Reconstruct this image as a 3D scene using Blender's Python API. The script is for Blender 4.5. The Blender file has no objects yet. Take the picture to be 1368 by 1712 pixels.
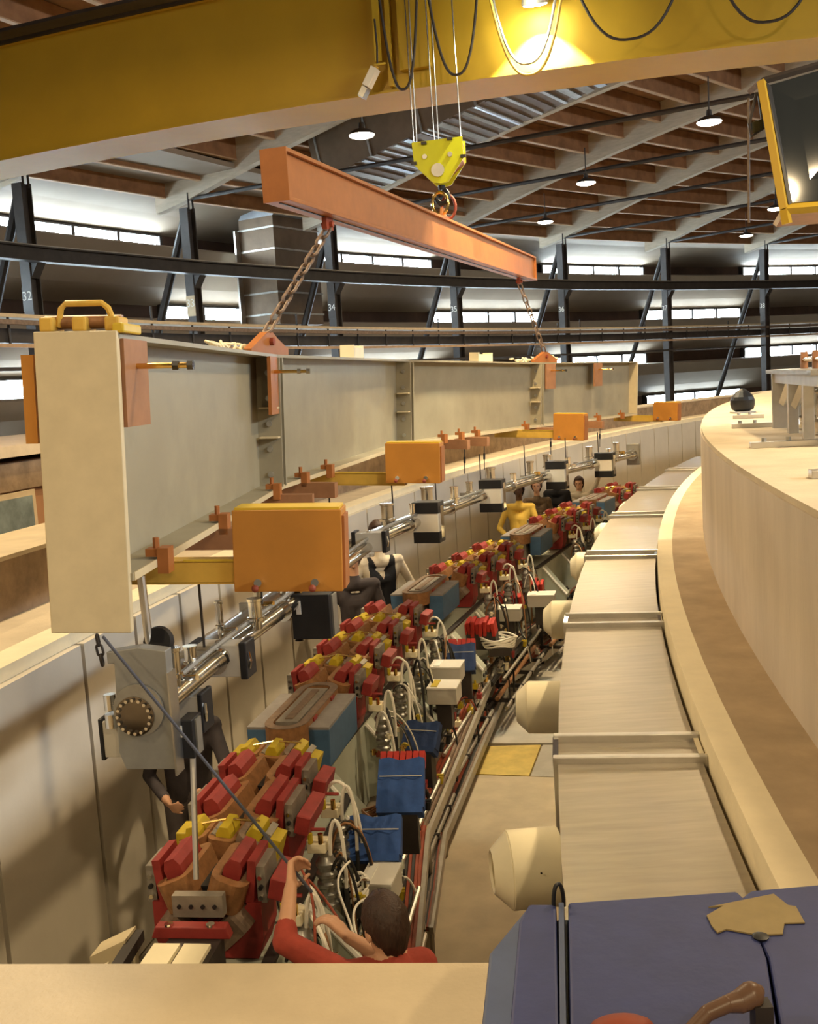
import bpy, bmesh, math, random
import numpy as np
from mathutils import Vector, Matrix
random.seed(7)
scene = bpy.context.scene
# ------------------------------------------------------------------ camera
EYE = 3.8                      # eye height above the tunnel floor (m)
F = 1750.0; ROLL = 0.062; PITCH = math.atan(216 / F)
cd = bpy.data.cameras.new('camera'); cam = bpy.data.objects.new('camera', cd)
scene.collection.objects.link(cam)
cd.sensor_fit = 'HORIZONTAL'; cd.sensor_width = 36; cd.lens = 36 * F / 1368; cd.clip_end = 300
_f = Vector((0, math.cos(PITCH), -math.sin(PITCH))); _d = Vector((0, -math.sin(PITCH), -math.cos(PITCH))); _r = Vector((1, 0, 0))
_x = _r * math.cos(ROLL) + _d * math.sin(ROLL); _y = -(-_r * math.sin(ROLL) + _d * math.cos(ROLL))
cam.matrix_world = Matrix(((_x.x, _y.x, -_f.x, 0), (_x.y, _y.y, -_f.y, 0), (_x.z, _y.z, -_f.z, EYE), (0, 0, 0, 1)))
scene.camera = cam
# ------------------------------------------------------------------ world, exposure
w = bpy.data.worlds.new('hall_air'); scene.world = w; w.use_nodes = True
w.node_tree.nodes['Background'].inputs[0].default_value = (1.0, 0.78, 0.52, 1)
w.node_tree.nodes['Background'].inputs[1].default_value = 0.09
scene.view_settings.view_transform = 'Standard'; scene.view_settings.look = 'None'
scene.view_settings.exposure = 0.50; scene.view_settings.gamma = 1.0
scene.view_settings.use_curve_mapping = False
# ------------------------------------------------------------------ plan geometry: a ring hall around centre CEN
D0 = 46.0; CH = math.radians(93)
CEN = Vector((D0 * math.sin(CH), D0 * math.cos(CH)))
def pol(R, a, z):              # radius, angle in degrees (0 = beside the camera, + = ahead), height relative to the eye
    a = math.radians(a); return Vector((CEN.x - R * math.cos(a), CEN.y + R * math.sin(a), z + EYE))
def ray(px, py):
    u = (px - 684) / F; v = (py - 856) / F
    u, v = u * math.cos(ROLL) - v * math.sin(ROLL), u * math.sin(ROLL) + v * math.cos(ROLL)
    return Vector((u, math.cos(PITCH) - v * math.sin(PITCH), -math.sin(PITCH) - v * math.cos(PITCH)))
def up(v): return Vector((v.x, v.y, v.z + EYE))
def atz(px, py, z): r = ray(px, py); return up(r * (z / r.z))
def atY(px, py, Y): r = ray(px, py); return up(r * (Y / r.y))
def atR(px, py, R):
    r = ray(px, py); a = r.x ** 2 + r.y ** 2; b = -2 * (r.x * CEN.x + r.y * CEN.y); c = CEN.dot(CEN) - R * R
    return up(r * ((-b + math.sqrt(max(0, b * b - 4 * a * c))) / 2 / a))
def rad(p): return math.hypot(p.x - CEN.x, p.y - CEN.y)
def ang(p): return math.degrees(math.atan2(p.y - CEN.y, CEN.x - p.x))
# lamps of the hall: warm pendant lamps (the ones in view get a body further down)
LAMPS = [(605, 226), (1186, 204), (980, 306), (912, 371), (1248, 394), (1297, 349)]
def lamp_light(name, loc, power, size=.42, col=(1, .76, .44)):
    l = bpy.data.lights.new(name, 'AREA'); l.shape = 'DISK'; l.size = size; l.energy = power; l.color = col
    o = bpy.data.objects.new(name, l); scene.collection.objects.link(o); o.location = loc; return o
for R, a, pw in [(43.5, -2, 240), (50.5, -6, 240), (46.5, -12, 240), (42.5, 11, 250), (52.5, 4, 240), (49.8, 12.2, 240), (46.3, 20.5, 420)]:
    lamp_light('pendant_lamp_light', pol(R, a, 4.2), pw)
# ------------------------------------------------------------------ helpers
COL = scene.collection
def tag(o, label=None, cat=None, group=None, kind=None):
    if label: o['label'] = label
    if cat: o['category'] = cat
    if group: o['group'] = group
    if kind: o['kind'] = kind
    return o
def empty(name, loc=(0, 0, 0), rz=0.0, label=None, cat=None, group=None, kind=None, mat=None):
    o = bpy.data.objects.new(name, None); COL.objects.link(o); o.empty_display_size = .1
    if mat is not None: o.matrix_world = mat
    else: o.location = loc; o.rotation_euler = (0, 0, rz)
    return tag(o, label, cat, group, kind)
def frame(o, x, y, z):
    return Matrix(((x.x, y.x, z.x, o.x), (x.y, y.y, z.y, o.y), (x.z, y.z, z.z, o.z), (0, 0, 0, 1)))
def basis(d):
    d = d.normalized(); s = Vector((0, 0, 1)) if abs(d.z) < .95 else Vector((1, 0, 0))
    x = d.cross(s).normalized(); return x, x.cross(d).normalized()
class MB:
    def __init__(s): s.v = []; s.f = []
    def add(s, vs, fs, M=None):
        n = len(s.v)
        s.v += [tuple(M @ Vector(v)) if M is not None else tuple(v) for v in vs]
        s.f += [tuple(i + n for i in f) for f in fs]; return s
    def box(s, c, d, M=None, rz=0, ry=0, rx=0):
        a, b, e = d[0] / 2, d[1] / 2, d[2] / 2
        vs = [(x, y, z) for z in (-e, e) for y in (-b, b) for x in (-a, a)]
        T = Matrix.Translation(Vector(c))
        if rz or ry or rx: T = T @ Matrix.Rotation(rz, 4, 'Z') @ Matrix.Rotation(ry, 4, 'Y') @ Matrix.Rotation(rx, 4, 'X')
        if M is not None: T = M @ T
        return s.add(vs, [(0, 2, 3, 1), (4, 5, 7, 6), (0, 1, 5, 4), (2, 6, 7, 3), (0, 4, 6, 2), (1, 3, 7, 5)], T)
    def prism(s, poly, y0, y1, M=None, axis='y'):      # polygon in the x-z plane swept along y (or x-y swept along z)
        n = len(poly)
        if axis == 'y': vs = [(p[0], y0, p[1]) for p in poly] + [(p[0], y1, p[1]) for p in poly]
        elif axis == 'x': vs = [(y0, p[0], p[1]) for p in poly] + [(y1, p[0], p[1]) for p in poly]
        else: vs = [(p[0], p[1], y0) for p in poly] + [(p[0], p[1], y1) for p in poly]
        return s.add(vs, [tuple(range(n))[::-1], tuple(range(n, 2 * n))] + [(i, (i + 1) % n, n + (i + 1) % n, n + i) for i in range(n)], M)
    def cyl(s, p, q, r, r2=None, n=12, M=None):
        p, q = Vector(p), Vector(q); r2 = r if r2 is None else r2
        x, y = basis(q - p); vs = []
        for c, rr in ((p, r), (q, r2)):
            vs += [c + (x * math.cos(2 * math.pi * i / n) + y * math.sin(2 * math.pi * i / n)) * rr for i in range(n)]
        return s.add(vs, [tuple(range(n))[::-1], tuple(range(n, 2 * n))] + [(i, (i + 1) % n, n + (i + 1) % n, n + i) for i in range(n)], M)
    def tube(s, pts, r, n=8, closed=False, M=None):
        pts = [Vector(p) for p in pts]; k = len(pts); vs = []; fs = []; px = None
        for i, p in enumerate(pts):
            a = pts[(i - 1) % k] if (closed or i > 0) else p
            b = pts[(i + 1) % k] if (closed or i < k - 1) else p
            d = (b - a).normalized()
            if px is None: px, _ = basis(d)
            px = (px - d * px.dot(d)).normalized(); py = d.cross(px)
            vs += [p + (px * math.cos(2 * math.pi * j / n) + py * math.sin(2 * math.pi * j / n)) * r for j in range(n)]
        m = k if closed else k - 1
        for i in range(m):
            for j in range(n):
                fs.append((i * n + j, i * n + (j + 1) % n, ((i + 1) % k) * n + (j + 1) % n, ((i + 1) % k) * n + j))
        if not closed: fs += [tuple(range(n))[::-1], tuple(range((k - 1) * n, k * n))]
        return s.add(vs, fs, M)
    def lathe(s, prof, n=20, M=None):                   # profile of (r, z), closed at the axis where r = 0
        vs = []; fs = []
        for r, z in prof: vs += [(r * math.cos(2 * math.pi * j / n), r * math.sin(2 * math.pi * j / n), z) for j in range(n)]
        for i in range(len(prof) - 1):
            for j in range(n): fs.append((i * n + j, i * n + (j + 1) % n, (i + 1) * n + (j + 1) % n, (i + 1) * n + j))
        fs += [tuple(range(n))[::-1], tuple(range((len(prof) - 1) * n, len(prof) * n))]
        return s.add(vs, fs, M)
    def loop(s, path, prof, closed=True, M=None):       # rectangular/any profile [(side, up)] along a flat x-y path
        k = len(path); m = len(prof); vs = []; fs = []
        for i in range(k):
            a = Vector(path[(i - 1) % k] if (closed or i > 0) else path[i]); b = Vector(path[(i + 1) % k] if (closed or i < k - 1) else path[i])
            t = (b - a).normalized(); nrm = Vector((t.y, -t.x))
            for sd, u in prof: vs.append((path[i][0] + nrm.x * sd, path[i][1] + nrm.y * sd, u))
        for i in range(k if closed else k - 1):
            for j in range(m): fs.append((i * m + j, i * m + (j + 1) % m, ((i + 1) % k) * m + (j + 1) % m, ((i + 1) % k) * m + j))
        if not closed: fs += [tuple(range(m))[::-1], tuple(range((k - 1) * m, k * m))]
        return s.add(vs, fs, M)
    def ring(s, R0, R1, z0, z1, a0, a1, n=None):        # a sector of the hall, world coordinates
        n = n or max(2, int(abs(a1 - a0) / 1.0)); k = 4; vs = []; fs = []
        for i in range(n + 1):
            a = a0 + (a1 - a0) * i / n
            vs += [pol(R0, a, z0), pol(R1, a, z0), pol(R1, a, z1), pol(R0, a, z1)]
        for i in range(n):
            for j in range(4): fs.append((i * 4 + j, i * 4 + (j + 1) % 4, (i + 1) * 4 + (j + 1) % 4, (i + 1) * 4 + j))
        fs += [(3, 2, 1, 0), tuple(n * 4 + j for j in range(4))]
        return s.add(vs, fs)
    def sphere(s, c, r, M=None, n=12, m=8):
        if not hasattr(r, '__len__'): r = (r, r, r)
        prof = []; vs = []; fs = []
        for i in range(m + 1):
            t = math.pi * i / m
            vs += [(c[0] + r[0] * math.sin(t) * math.cos(2 * math.pi * j / n), c[1] + r[1] * math.sin(t) * math.sin(2 * math.pi * j / n), c[2] - r[2] * math.cos(t)) for j in range(n)]
        for i in range(m):
            for j in range(n): fs.append((i * n + j, i * n + (j + 1) % n, (i + 1) * n + (j + 1) % n, (i + 1) * n + j))
        return s.add(vs, fs, M)
    def mesh(s, name, smooth=False):
        me = bpy.data.meshes.new(name); me.from_pydata(s.v, [], s.f)
        bm = bmesh.new(); bm.from_mesh(me); bmesh.ops.remove_doubles(bm, verts=bm.verts, dist=1e-5)
        bmesh.ops.recalc_face_normals(bm, faces=bm.faces); bm.to_mesh(me); bm.free()
        if smooth:
            for p in me.polygons: p.use_smooth = True
            try: me.set_sharp_from_angle(angle=math.radians(40))
            except Exception: pass
        return me
    def build(s, name, mat, parent=None, smooth=False, bevel=0, label=None, cat=None, group=None, kind=None, seg=2):
        me = s.mesh(name, smooth); me.materials.append(M[mat] if isinstance(mat, str) else mat)
        o = bpy.data.objects.new(name, me); COL.objects.link(o)
        if parent: o.parent = parent
        if bevel:
            b = o.modifiers.new('bevel', 'BEVEL'); b.width = bevel; b.segments = seg; b.limit_method = 'ANGLE'; b.angle_limit = .6
        return tag(o, label, cat, group, kind)
def copy_tree(o, parent=None):
    c = o.copy(); COL.objects.link(c)
    if parent: c.parent = parent
    for ch in list(o.children): copy_tree(ch, c)
    return c
def text_obj(name, txt, size, mat, parent, loc, rot, depth=.002):
    cu = bpy.data.curves.new(name, 'FONT'); cu.body = txt; cu.size = size; cu.extrude = depth; cu.align_x = 'CENTER'; cu.align_y = 'CENTER'
    t = bpy.data.objects.new(name, cu); COL.objects.link(t)
    me = bpy.data.meshes.new_from_object(t); bpy.data.objects.remove(t)
    me.materials.append(M[mat]); o = bpy.data.objects.new(name, me); COL.objects.link(o)
    o.parent = parent; o.location = loc; o.rotation_euler = rot; return o
def bez(p0, p1, p2, p3, n=14):
    p0, p1, p2, p3 = map(Vector, (p0, p1, p2, p3))
    return [p0 * (1 - t) ** 3 + p1 * 3 * t * (1 - t) ** 2 + p2 * 3 * t * t * (1 - t) + p3 * t ** 3 for t in [i / n for i in range(n + 1)]]
# ------------------------------------------------------------------ materials
M = {}
def mat(name, col, rough=.6, metal=0, var=.15, scale=6, bump=0, bscale=40, emit=None, estr=0, stretch=None, dirt=None, spec=.4, trans=0):
    m = bpy.data.materials.new(name); m.use_nodes = True; nt = m.node_tree; b = nt.nodes['Principled BSDF']
    b.inputs['Roughness'].default_value = rough; b.inputs['Metallic'].default_value = metal; b.inputs['Specular IOR Level'].default_value = spec
    if trans: b.inputs['Transmission Weight'].default_value = trans
    tc = nt.nodes.new('ShaderNodeTexCoord'); mp = nt.nodes.new('ShaderNodeMapping')
    nt.links.new(tc.outputs['Object'], mp.inputs[0])
    if stretch: mp.inputs['Scale'].default_value = stretch
    nz = nt.nodes.new('ShaderNodeTexNoise'); nz.inputs['Scale'].default_value = scale; nz.inputs['Detail'].default_value = 6; nz.inputs['Roughness'].default_value = .6
    nt.links.new(mp.outputs[0], nz.inputs['Vector'])
    cr = nt.nodes.new('ShaderNodeValToRGB'); cr.color_ramp.elements[0].position = .3; cr.color_ramp.elements[1].position = .7
    lo = tuple(max(0, c * (1 - var)) for c in col); hi = tuple(min(1, c * (1 + var)) for c in col)
    cr.color_ramp.elements[0].color = (*lo, 1); cr.color_ramp.elements[1].color = (*hi, 1)
    nt.links.new(nz.outputs['Fac'], cr.inputs[0]); out = cr.outputs[0]
    if dirt:
        n2 = nt.nodes.new('ShaderNodeTexNoise'); n2.inputs['Scale'].default_value = dirt[1]; n2.inputs['Detail'].default_value = 8
        nt.links.new(tc.outputs['Object'], n2.inputs['Vector'])
        c2 = nt.nodes.new('ShaderNodeValToRGB'); c2.color_ramp.elements[0].position = .58; c2.color_ramp.elements[1].position = .75
        c2.color_ramp.elements[0].color = (0, 0, 0, 1); c2.color_ramp.elements[1].color = (dirt[2],) * 3 + (1,)
        nt.links.new(n2.outputs['Fac'], c2.inputs[0])
        mx = nt.nodes.new('ShaderNodeMix'); mx.data_type = 'RGBA'
        nt.links.new(c2.outputs[0], mx.inputs[0]); nt.links.new(out, mx.inputs[6]); mx.inputs[7].default_value = (*dirt[0], 1); out = mx.outputs[2]
    nt.links.new(out, b.inputs['Base Color'])
    if bump:
        n3 = nt.nodes.new('ShaderNodeTexNoise'); n3.inputs['Scale'].default_value = bscale; n3.inputs['Detail'].default_value = 4
        nt.links.new(mp.outputs[0], n3.inputs['Vector'])
        bp = nt.nodes.new('ShaderNodeBump'); bp.inputs['Strength'].default_value = bump; bp.inputs['Distance'].default_value = .01
        nt.links.new(n3.outputs['Fac'], bp.inputs['Height']); nt.links.new(bp.outputs[0], b.inputs['Normal'])
    if emit: b.inputs['Emission Color'].default_value = (*emit, 1); b.inputs['Emission Strength'].default_value = estr
    M[name] = m; return m
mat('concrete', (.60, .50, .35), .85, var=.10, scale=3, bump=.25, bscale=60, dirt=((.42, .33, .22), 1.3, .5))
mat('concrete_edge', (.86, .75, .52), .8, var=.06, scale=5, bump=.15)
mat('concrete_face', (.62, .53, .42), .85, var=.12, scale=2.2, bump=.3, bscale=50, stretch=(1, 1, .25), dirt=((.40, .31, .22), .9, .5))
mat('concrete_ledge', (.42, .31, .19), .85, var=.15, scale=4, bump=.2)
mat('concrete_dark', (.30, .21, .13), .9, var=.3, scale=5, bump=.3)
mat('wall_panel', (.62, .56, .46), .8, var=.05, scale=2, bump=.08)
mat('joint', (.10, .09, .08), .8)
mat('floor_grey', (.34, .29, .22), .7, var=.18, scale=2.5, dirt=((.2, .17, .13), 2, .6))
mat('floor_plate', (.52, .42, .28), .7, var=.15, scale=2.5, dirt=((.36, .3, .22), 2, .6))
mat('floor_plate_grey', (.42, .39, .33), .65, var=.15, scale=3)
mat('floor_yellow', (.62, .46, .12), .7, var=.2, scale=5)
mat('cream_steel', (.62, .52, .33), .5, var=.06, scale=9, dirt=((.45, .36, .22), 3, .25))
mat('green_steel', (.31, .275, .19), .5, var=.10, scale=3, dirt=((.23, .195, .13), 1.5, .4))
mat('primer', (.33, .155, .07), .6, var=.12, scale=8)
mat('orange_paint', (.36, .125, .03), .5, var=.1, scale=6, dirt=((.24, .075, .02), 4, .4))
mat('orange_box', (.48, .20, .028), .5, var=.07, scale=5)
mat('yellow_paint', (.62, .42, .03), .45, var=.06, scale=6)
mat('yellow_bracket', (.62, .38, .06), .5, var=.12, scale=6)
mat('crane_yellow', (.47, .295, .02), .5, var=.07, scale=1.2)
mat('lime_yellow', (.55, .53, .012), .35, var=.04)
mat('dark_steel', (.035, .028, .025), .5, var=.3, scale=4)
mat('column_steel', (.06, .05, .045), .5, var=.3, scale=3)
mat('black', (.012, .012, .014), .45, var=.2)
mat('black_rubber', (.02, .018, .018), .5)
mat('glulam', (.47, .40, .30), .7, var=.12, scale=3, stretch=(1, 1, 6))
mat('wood_dark', (.26, .125, .055), .75, var=.25, scale=3, bump=.1)
mat('wood_edge', (.46, .30, .17), .7, var=.15, scale=4)
mat('deck', (.30, .16, .08), .8, var=.25, scale=2)
mat('hood', (.28, .225, .17), .8, var=.06, scale=1)
mat('facade_brown', (.075, .042, .027), .8, var=.3, scale=.8)
mat('pane', (.9, .95, 1), .3, emit=(.72, .89, 1), estr=42.0)
mat('alu', (.60, .58, .54), .38, 1, var=.1, scale=5)
mat('duct_metal', (.40, .355, .285), .36, .85, var=.12, scale=2.5, stretch=(1, 8, 1), bump=.05, bscale=6)
mat('duct_silver', (.36, .38, .40), .3, 1, var=.2, scale=3)
mat('duct_wrap', (.15, .10, .06), .5, .3, var=.2, scale=2)
mat('steel', (.62, .59, .53), .22, 1, var=.12, scale=12)
mat('steel_dull', (.40, .39, .36), .4, .8, var=.15, scale=8)
mat('block_grey', (.30, .30, .285), .45, .5, var=.12, scale=8)
mat('flange_dark', (.22, .19, .16), .18, 1, var=.1)
mat('chrome', (.85, .83, .78), .08, 1, var=.03)
mat('brass', (.75, .50, .16), .2, 1, var=.1)
mat('white_plastic', (.82, .78, .68), .45, var=.04)
mat('white_pipe', (.84, .76, .54), .5, var=.05)
mat('pump_white', (.70, .67, .60), .4, var=.05)
mat('red_magnet', (.27, .030, .026), .5, var=.2, scale=10)
mat('yellow_magnet', (.50, .37, .02), .5, var=.15, scale=9)
mat('blue_magnet', (.06, .13, .24), .5, var=.15, scale=8)
mat('blue_magnet_top', (.24, .22, .21), .55, var=.15, scale=8)
mat('coil_copper', (.30, .145, .06), .45, .2, var=.25, scale=20)
mat('coil_dark', (.19, .13, .09), .5, .1, var=.3, scale=16)
mat('magnet_grey', (.28, .25, .21), .5, .4, var=.2, scale=10)
mat('girder_green', (.42, .44, .36), .55, var=.1, scale=4)
mat('cover_blue', (.025, .075, .26), .75, var=.2, scale=14, bump=.15)
mat('cover_navy', (.018, .04, .12), .75, var=.2, scale=14, bump=.15)
mat('cover_red', (.46, .03, .02), .6, var=.15, scale=14, bump=.2)
mat('box_grey', (.52, .49, .43), .45, .2, var=.06)
mat('tray_steel', (.38, .35, .30), .45, .7, var=.15)
mat('cable_dark', (.03, .026, .024), .6)
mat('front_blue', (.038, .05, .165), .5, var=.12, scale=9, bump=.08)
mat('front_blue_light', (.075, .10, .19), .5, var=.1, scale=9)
mat('tape', (.28, .21, .09), .55, var=.1, scale=20)
mat('handle_brown', (.15, .085, .055), .35, var=.2)
mat('rust_red', (.28, .055, .025), .6, var=.3)
mat('cabin_wood', (.40, .20, .09), .7, var=.12, scale=3, stretch=(1, 1, .3))
mat('cabin_trim', (.60, .47, .30), .7, var=.1)
mat('glass_dark', (.015, .018, .02), .06, var=.05, spec=.9)
mat('glass_pale', (.22, .27, .27), .12, var=.4, scale=3, spec=.8)
mat('lamp_lens', (1, 1, 1), .3, emit=(1, .9, .68), estr=18)
mat('flood_lens', (1, 1, 1), .3, emit=(1, .95, .7), estr=40)
mat('white_paint', (.78, .76, .70), .6, var=.03)
mat('rope', (.06, .065, .09), .7)
mat('skin', (.60, .33, .20), .55, var=.06, scale=12)
mat('skin_dark', (.10, .05, .03), .5, var=.08)
mat('hair_brown', (.045, .022, .014), .5, var=.3, scale=60, stretch=(1, 1, .2), bump=.5, bscale=120)
mat('hair_black', (.010, .008, .008), .5, var=.3, scale=60)
mat('hair_grey', (.20, .16, .12), .6, var=.2, scale=60)
mat('shirt_red', (.36, .055, .035), .85, var=.12, scale=25, bump=.3, bscale=30)
mat('shirt_yellow', (.72, .50, .10), .85, var=.08, bump=.2)
mat('shirt_cream', (.62, .54, .42), .85, var=.08, bump=.2)
mat('vest_black', (.012, .012, .016), .85)
mat('jacket_dark', (.06, .05, .055), .85, var=.2)
mat('camo', (.16, .11, .07), .85, var=.6, scale=9)
mat('trousers_grey', (.12, .10, .10), .85, var=.15)
mat('trousers_blue', (.035, .05, .10), .85, var=.15)
mat('shoe', (.03, .025, .02), .6)
# daylight from the clerestory of the hall's inner side (out of view on the right)
for a, pw in ((2, 1050), (22, 480), (42, 280)):
    l = bpy.data.lights.new('inner_clerestory_daylight', 'AREA'); l.shape = 'RECTANGLE'; l.size = 9; l.size_y = .8; l.energy = pw; l.color = (.90, .96, 1)
    o = bpy.data.objects.new('inner_clerestory_daylight', l); COL.objects.link(o)
    p = pol(33, a, 4.6); t = pol(47.5, a, -1.0) - p
    o.location = p; o.rotation_euler = t.to_track_quat('-Z', 'Y').to_euler()
# ================================================================== SETTING
ST = dict(kind='structure')
A0, A1 = -14, 75
MB().ring(40, 66, -4.0, -3.8, A0, A1).build('floor', 'floor_grey', **ST)
# inner wall: high block, ledge with a pale kerb
wi = empty('wall_inner', kind='structure')
MB().ring(43.2, 44.86, -3.8, -.60, -6, 60, 80).build('block', 'concrete_face', wi)
MB().ring(43.2, 44.85, -.60, -.57, -6, 60, 80).build('block_top', 'concrete', wi)
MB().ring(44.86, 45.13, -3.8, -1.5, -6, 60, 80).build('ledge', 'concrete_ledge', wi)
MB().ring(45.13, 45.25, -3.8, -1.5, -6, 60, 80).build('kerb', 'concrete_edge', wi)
# outer wall: panels, pale edge, ledge, riser and upper top
wo = empty('wall_outer', kind='structure')
MB().ring(48.93, 49.6, -3.8, -1.45, A0, 60, 80).build('core', 'joint', wo)
js = [3.2, 5.2, 7.2, 9.08, 10.42, 11.3, 12.2, 13.1, 14.05, 15, 16, 17, 18, 19.1, 20.16, 21.24, 22.18, 22.99] + [24 + 1.05 * i for i in range(26)]
for a, b in zip(js, js[1:]):
    MB().ring(48.84, 48.95, -3.78, -1.50, a + .025, b - .025, 2).build('panel', 'wall_panel', wo)
MB().ring(48.90, 49.12, -1.5, -1.42, A0, 60, 80).build('edge', 'concrete_edge', wo)
MB().ring(49.12, 49.62, -1.5, -1.425, A0, 60, 80).build('ledge', 'concrete', wo)
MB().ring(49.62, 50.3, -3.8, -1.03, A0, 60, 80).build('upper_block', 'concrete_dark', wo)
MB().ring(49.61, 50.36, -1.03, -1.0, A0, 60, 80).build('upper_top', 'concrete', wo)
# roof slab that still covers the tunnel where the camera stands
MB().ring(45.25, 49.1, -1.95, -1.5, -12, 6.17, 14).build('wall_front', 'concrete', **ST)
# floor plates on the aisle
fl = bpy.data.objects['floor']
def plate(pts, m, z=-3.8, th=.03):
    ps = [atz(x, y, z) for x, y in pts]; return MB().prism([(p.x, p.y) for p in ps], ps[0].z, ps[0].z + th, axis='z').build('floor_plate', m, fl)
plate([(775, 1300), (945, 1305), (1010, 1640), (690, 1640), (705, 1500), (730, 1400)], 'floor_plate')
plate([(805, 1252), (905, 1250), (885, 1302), (782, 1298)], 'floor_yellow')
plate([(908, 1250), (960, 1250), (960, 1305), (888, 1302)], 'floor_plate_grey')
plate([(845, 1160), (950, 1080), (960, 1247), (800, 1247)], 'floor_plate_grey')
# ------------------------------------------------------------------ hall columns, roof
CA = [13.6, 19.3, 24.96, 29.69, 34.9, 40.34, 45.78, 51.47, 57.15, 62.9, 68.6]
def colR(a): return 59 - (a - 24.96) / 32.2 * 3
ZT = 4.72
nums = {24.96: '32', 29.69: '33', 34.9: '34', 40.34: '35', 45.78: '36', 51.47: '37', 57.15: '38'}
for a in CA[2:9]:
    R = colR(a); n = nums[a]
    c = empty('hall_column', pol(R, a, -3.8), -math.radians(a), 'dark steel hall column numbered %s with a slanting brace behind it' % n, 'column', 'columns along the outer wall')
    m = MB(); m.box((-.1, 0, 4.2), (.04, .26, 8.4)); m.box((-.1, -.13, 4.2), (.26, .03, 8.4)); m.box((-.1, .13, 4.2), (.26, .03, 8.4)); m.build('post', 'column_steel', c)
    MB().cyl((-.15, 0, 8.3), (-3.6, 0, .4), .10, n=8).build('brace', 'dark_steel', c)
    m = MB(); m.box((.10, 0, 6.85), (.34, .5, .10)); m.prism([(.03, 6.8), (.27, 6.8), (.03, 6.45)], -.12, .12); m.build('corbel', 'dark_steel', c)
    MB().box((-.1, -.152, 6.02), (.27, .012, .5)).build('number_plate', 'column_steel' if n != '33' else 'cabin_trim', c)
    text_obj('number', n, .27, 'white_paint', c, (-.1, -.162, 6.08), (math.pi / 2, 0, 0))
    m = MB(); m.cyl((.05, .05, 8.3), (.05, .05, 8.75), .025, n=6); m.cyl((.05, -.1, 8.3), (.05, -.1, 8.75), .025, n=6); m.build('fixing', 'dark_steel', c)
# crane runway on the columns
pts = [pol(colR(a) - .32, a, 3.1) for a in [8] + CA]
rw = empty('crane_runway', pts[0], 0, 'dark steel crane runway beam carried by the hall columns', 'beam')
for i, (p, q) in enumerate(zip(pts, pts[1:])):
    d = q - p; y = d.normalized(); x = y.cross(Vector((0, 0, 1))).normalized(); z = x.cross(y)
    mm = rw.matrix_world.inverted() if False else Matrix.Translation(-pts[0])
    T = mm @ frame(p, x, y, z); L = d.length
    m = MB(); m.box((0, L / 2, .14), (.26, L, .03), T); m.box((0, L / 2, -.14), (.26, L, .03), T); m.box((0, L / 2, 0), (.03, L, .28), T)
    m.build('girder', 'dark_steel', rw)
    MB().box((0, L / 2, .175), (.06, L, .04), T).build('rail', 'tray_steel', rw)
# gallery with cable trays below the runway
ga = empty('cable_gallery', pol(57, 33, 1.5), 0, 'gallery of pale cable tray, dark beams and pipes running along the columns', 'gallery')
def gring(name, R0, R1, z0, z1, m):
    mb = MB().ring(R0, R1, z0, z1, 8, 72, 60); off = pol(57, 33, 1.5); mb.v = [(v[0] - off.x, v[1] - off.y, v[2] - off.z) for v in mb.v]; mb.build(name, m, ga)
gring('cable_tray', 56.2, 56.6, 1.50, 1.56, 'cabin_trim'); gring('beam', 56.3, 56.6, 1.08, 1.32, 'dark_steel')
gring('pipe', 56.0, 56.08, 1.36, 1.44, 'coil_dark'); gring('pipe', 56.0, 56.07, .98, 1.04, 'wood_edge'); gring('pipe', 56.1, 56.2, .60, .66, 'dark_steel')
for i in range(46):
    a = 9 + i * 1.35; off = pol(57, 33, 1.5)
    p = pol(56.25, a, 1.0) - off; q = pol(56.25, a, 1.5 + random.choice((0, 0, .22, .35))) - off
    MB().cyl(p, q, .025, n=6).build('hanger', 'dark_steel', ga)
# roof: curved pale beams, purlins, deck, tie rods
ce = empty('ceiling', kind='structure')
def zb(s): return ZT + .05 + .28 * s - .0075 * s * s if s > 0 else ZT + .05 + .2 * s
def rp(a, s, z): return pol(colR(a) - s, a, z)
SS = [-1, 0, 1.5, 3, 4.5, 6, 7.5, 9, 11, 13, 15, 17]
for a in CA[:9]:
    m = MB(); vs = []; fs = []; t = Vector((math.sin(math.radians(a)), math.cos(math.radians(a)), 0)) * .11
    for s in SS:
        vs += [rp(a, s, zb(s)) - t, rp(a, s, zb(s)) + t, rp(a, s, zb(s) + .85) + t, rp(a, s, zb(s) + .85) - t]
    for i in range(len(SS) - 1):
        for j in range(4): fs.append((i * 4 + j, i * 4 + (j + 1) % 4, i * 4 + 4 + (j + 1) % 4, i * 4 + 4 + j))
    fs += [(0, 1, 2, 3), tuple(len(vs) - 4 + j for j in range(4))]
    m.add(vs, fs).build('roof_beam', 'glulam', ce)
    p = rp(a, -.2, ZT + .1); q = rp(a, 17, ZT + .1)
    MB().cyl(p, q, .05, n=8).build('tie_rod', 'dark_steel', ce)
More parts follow.
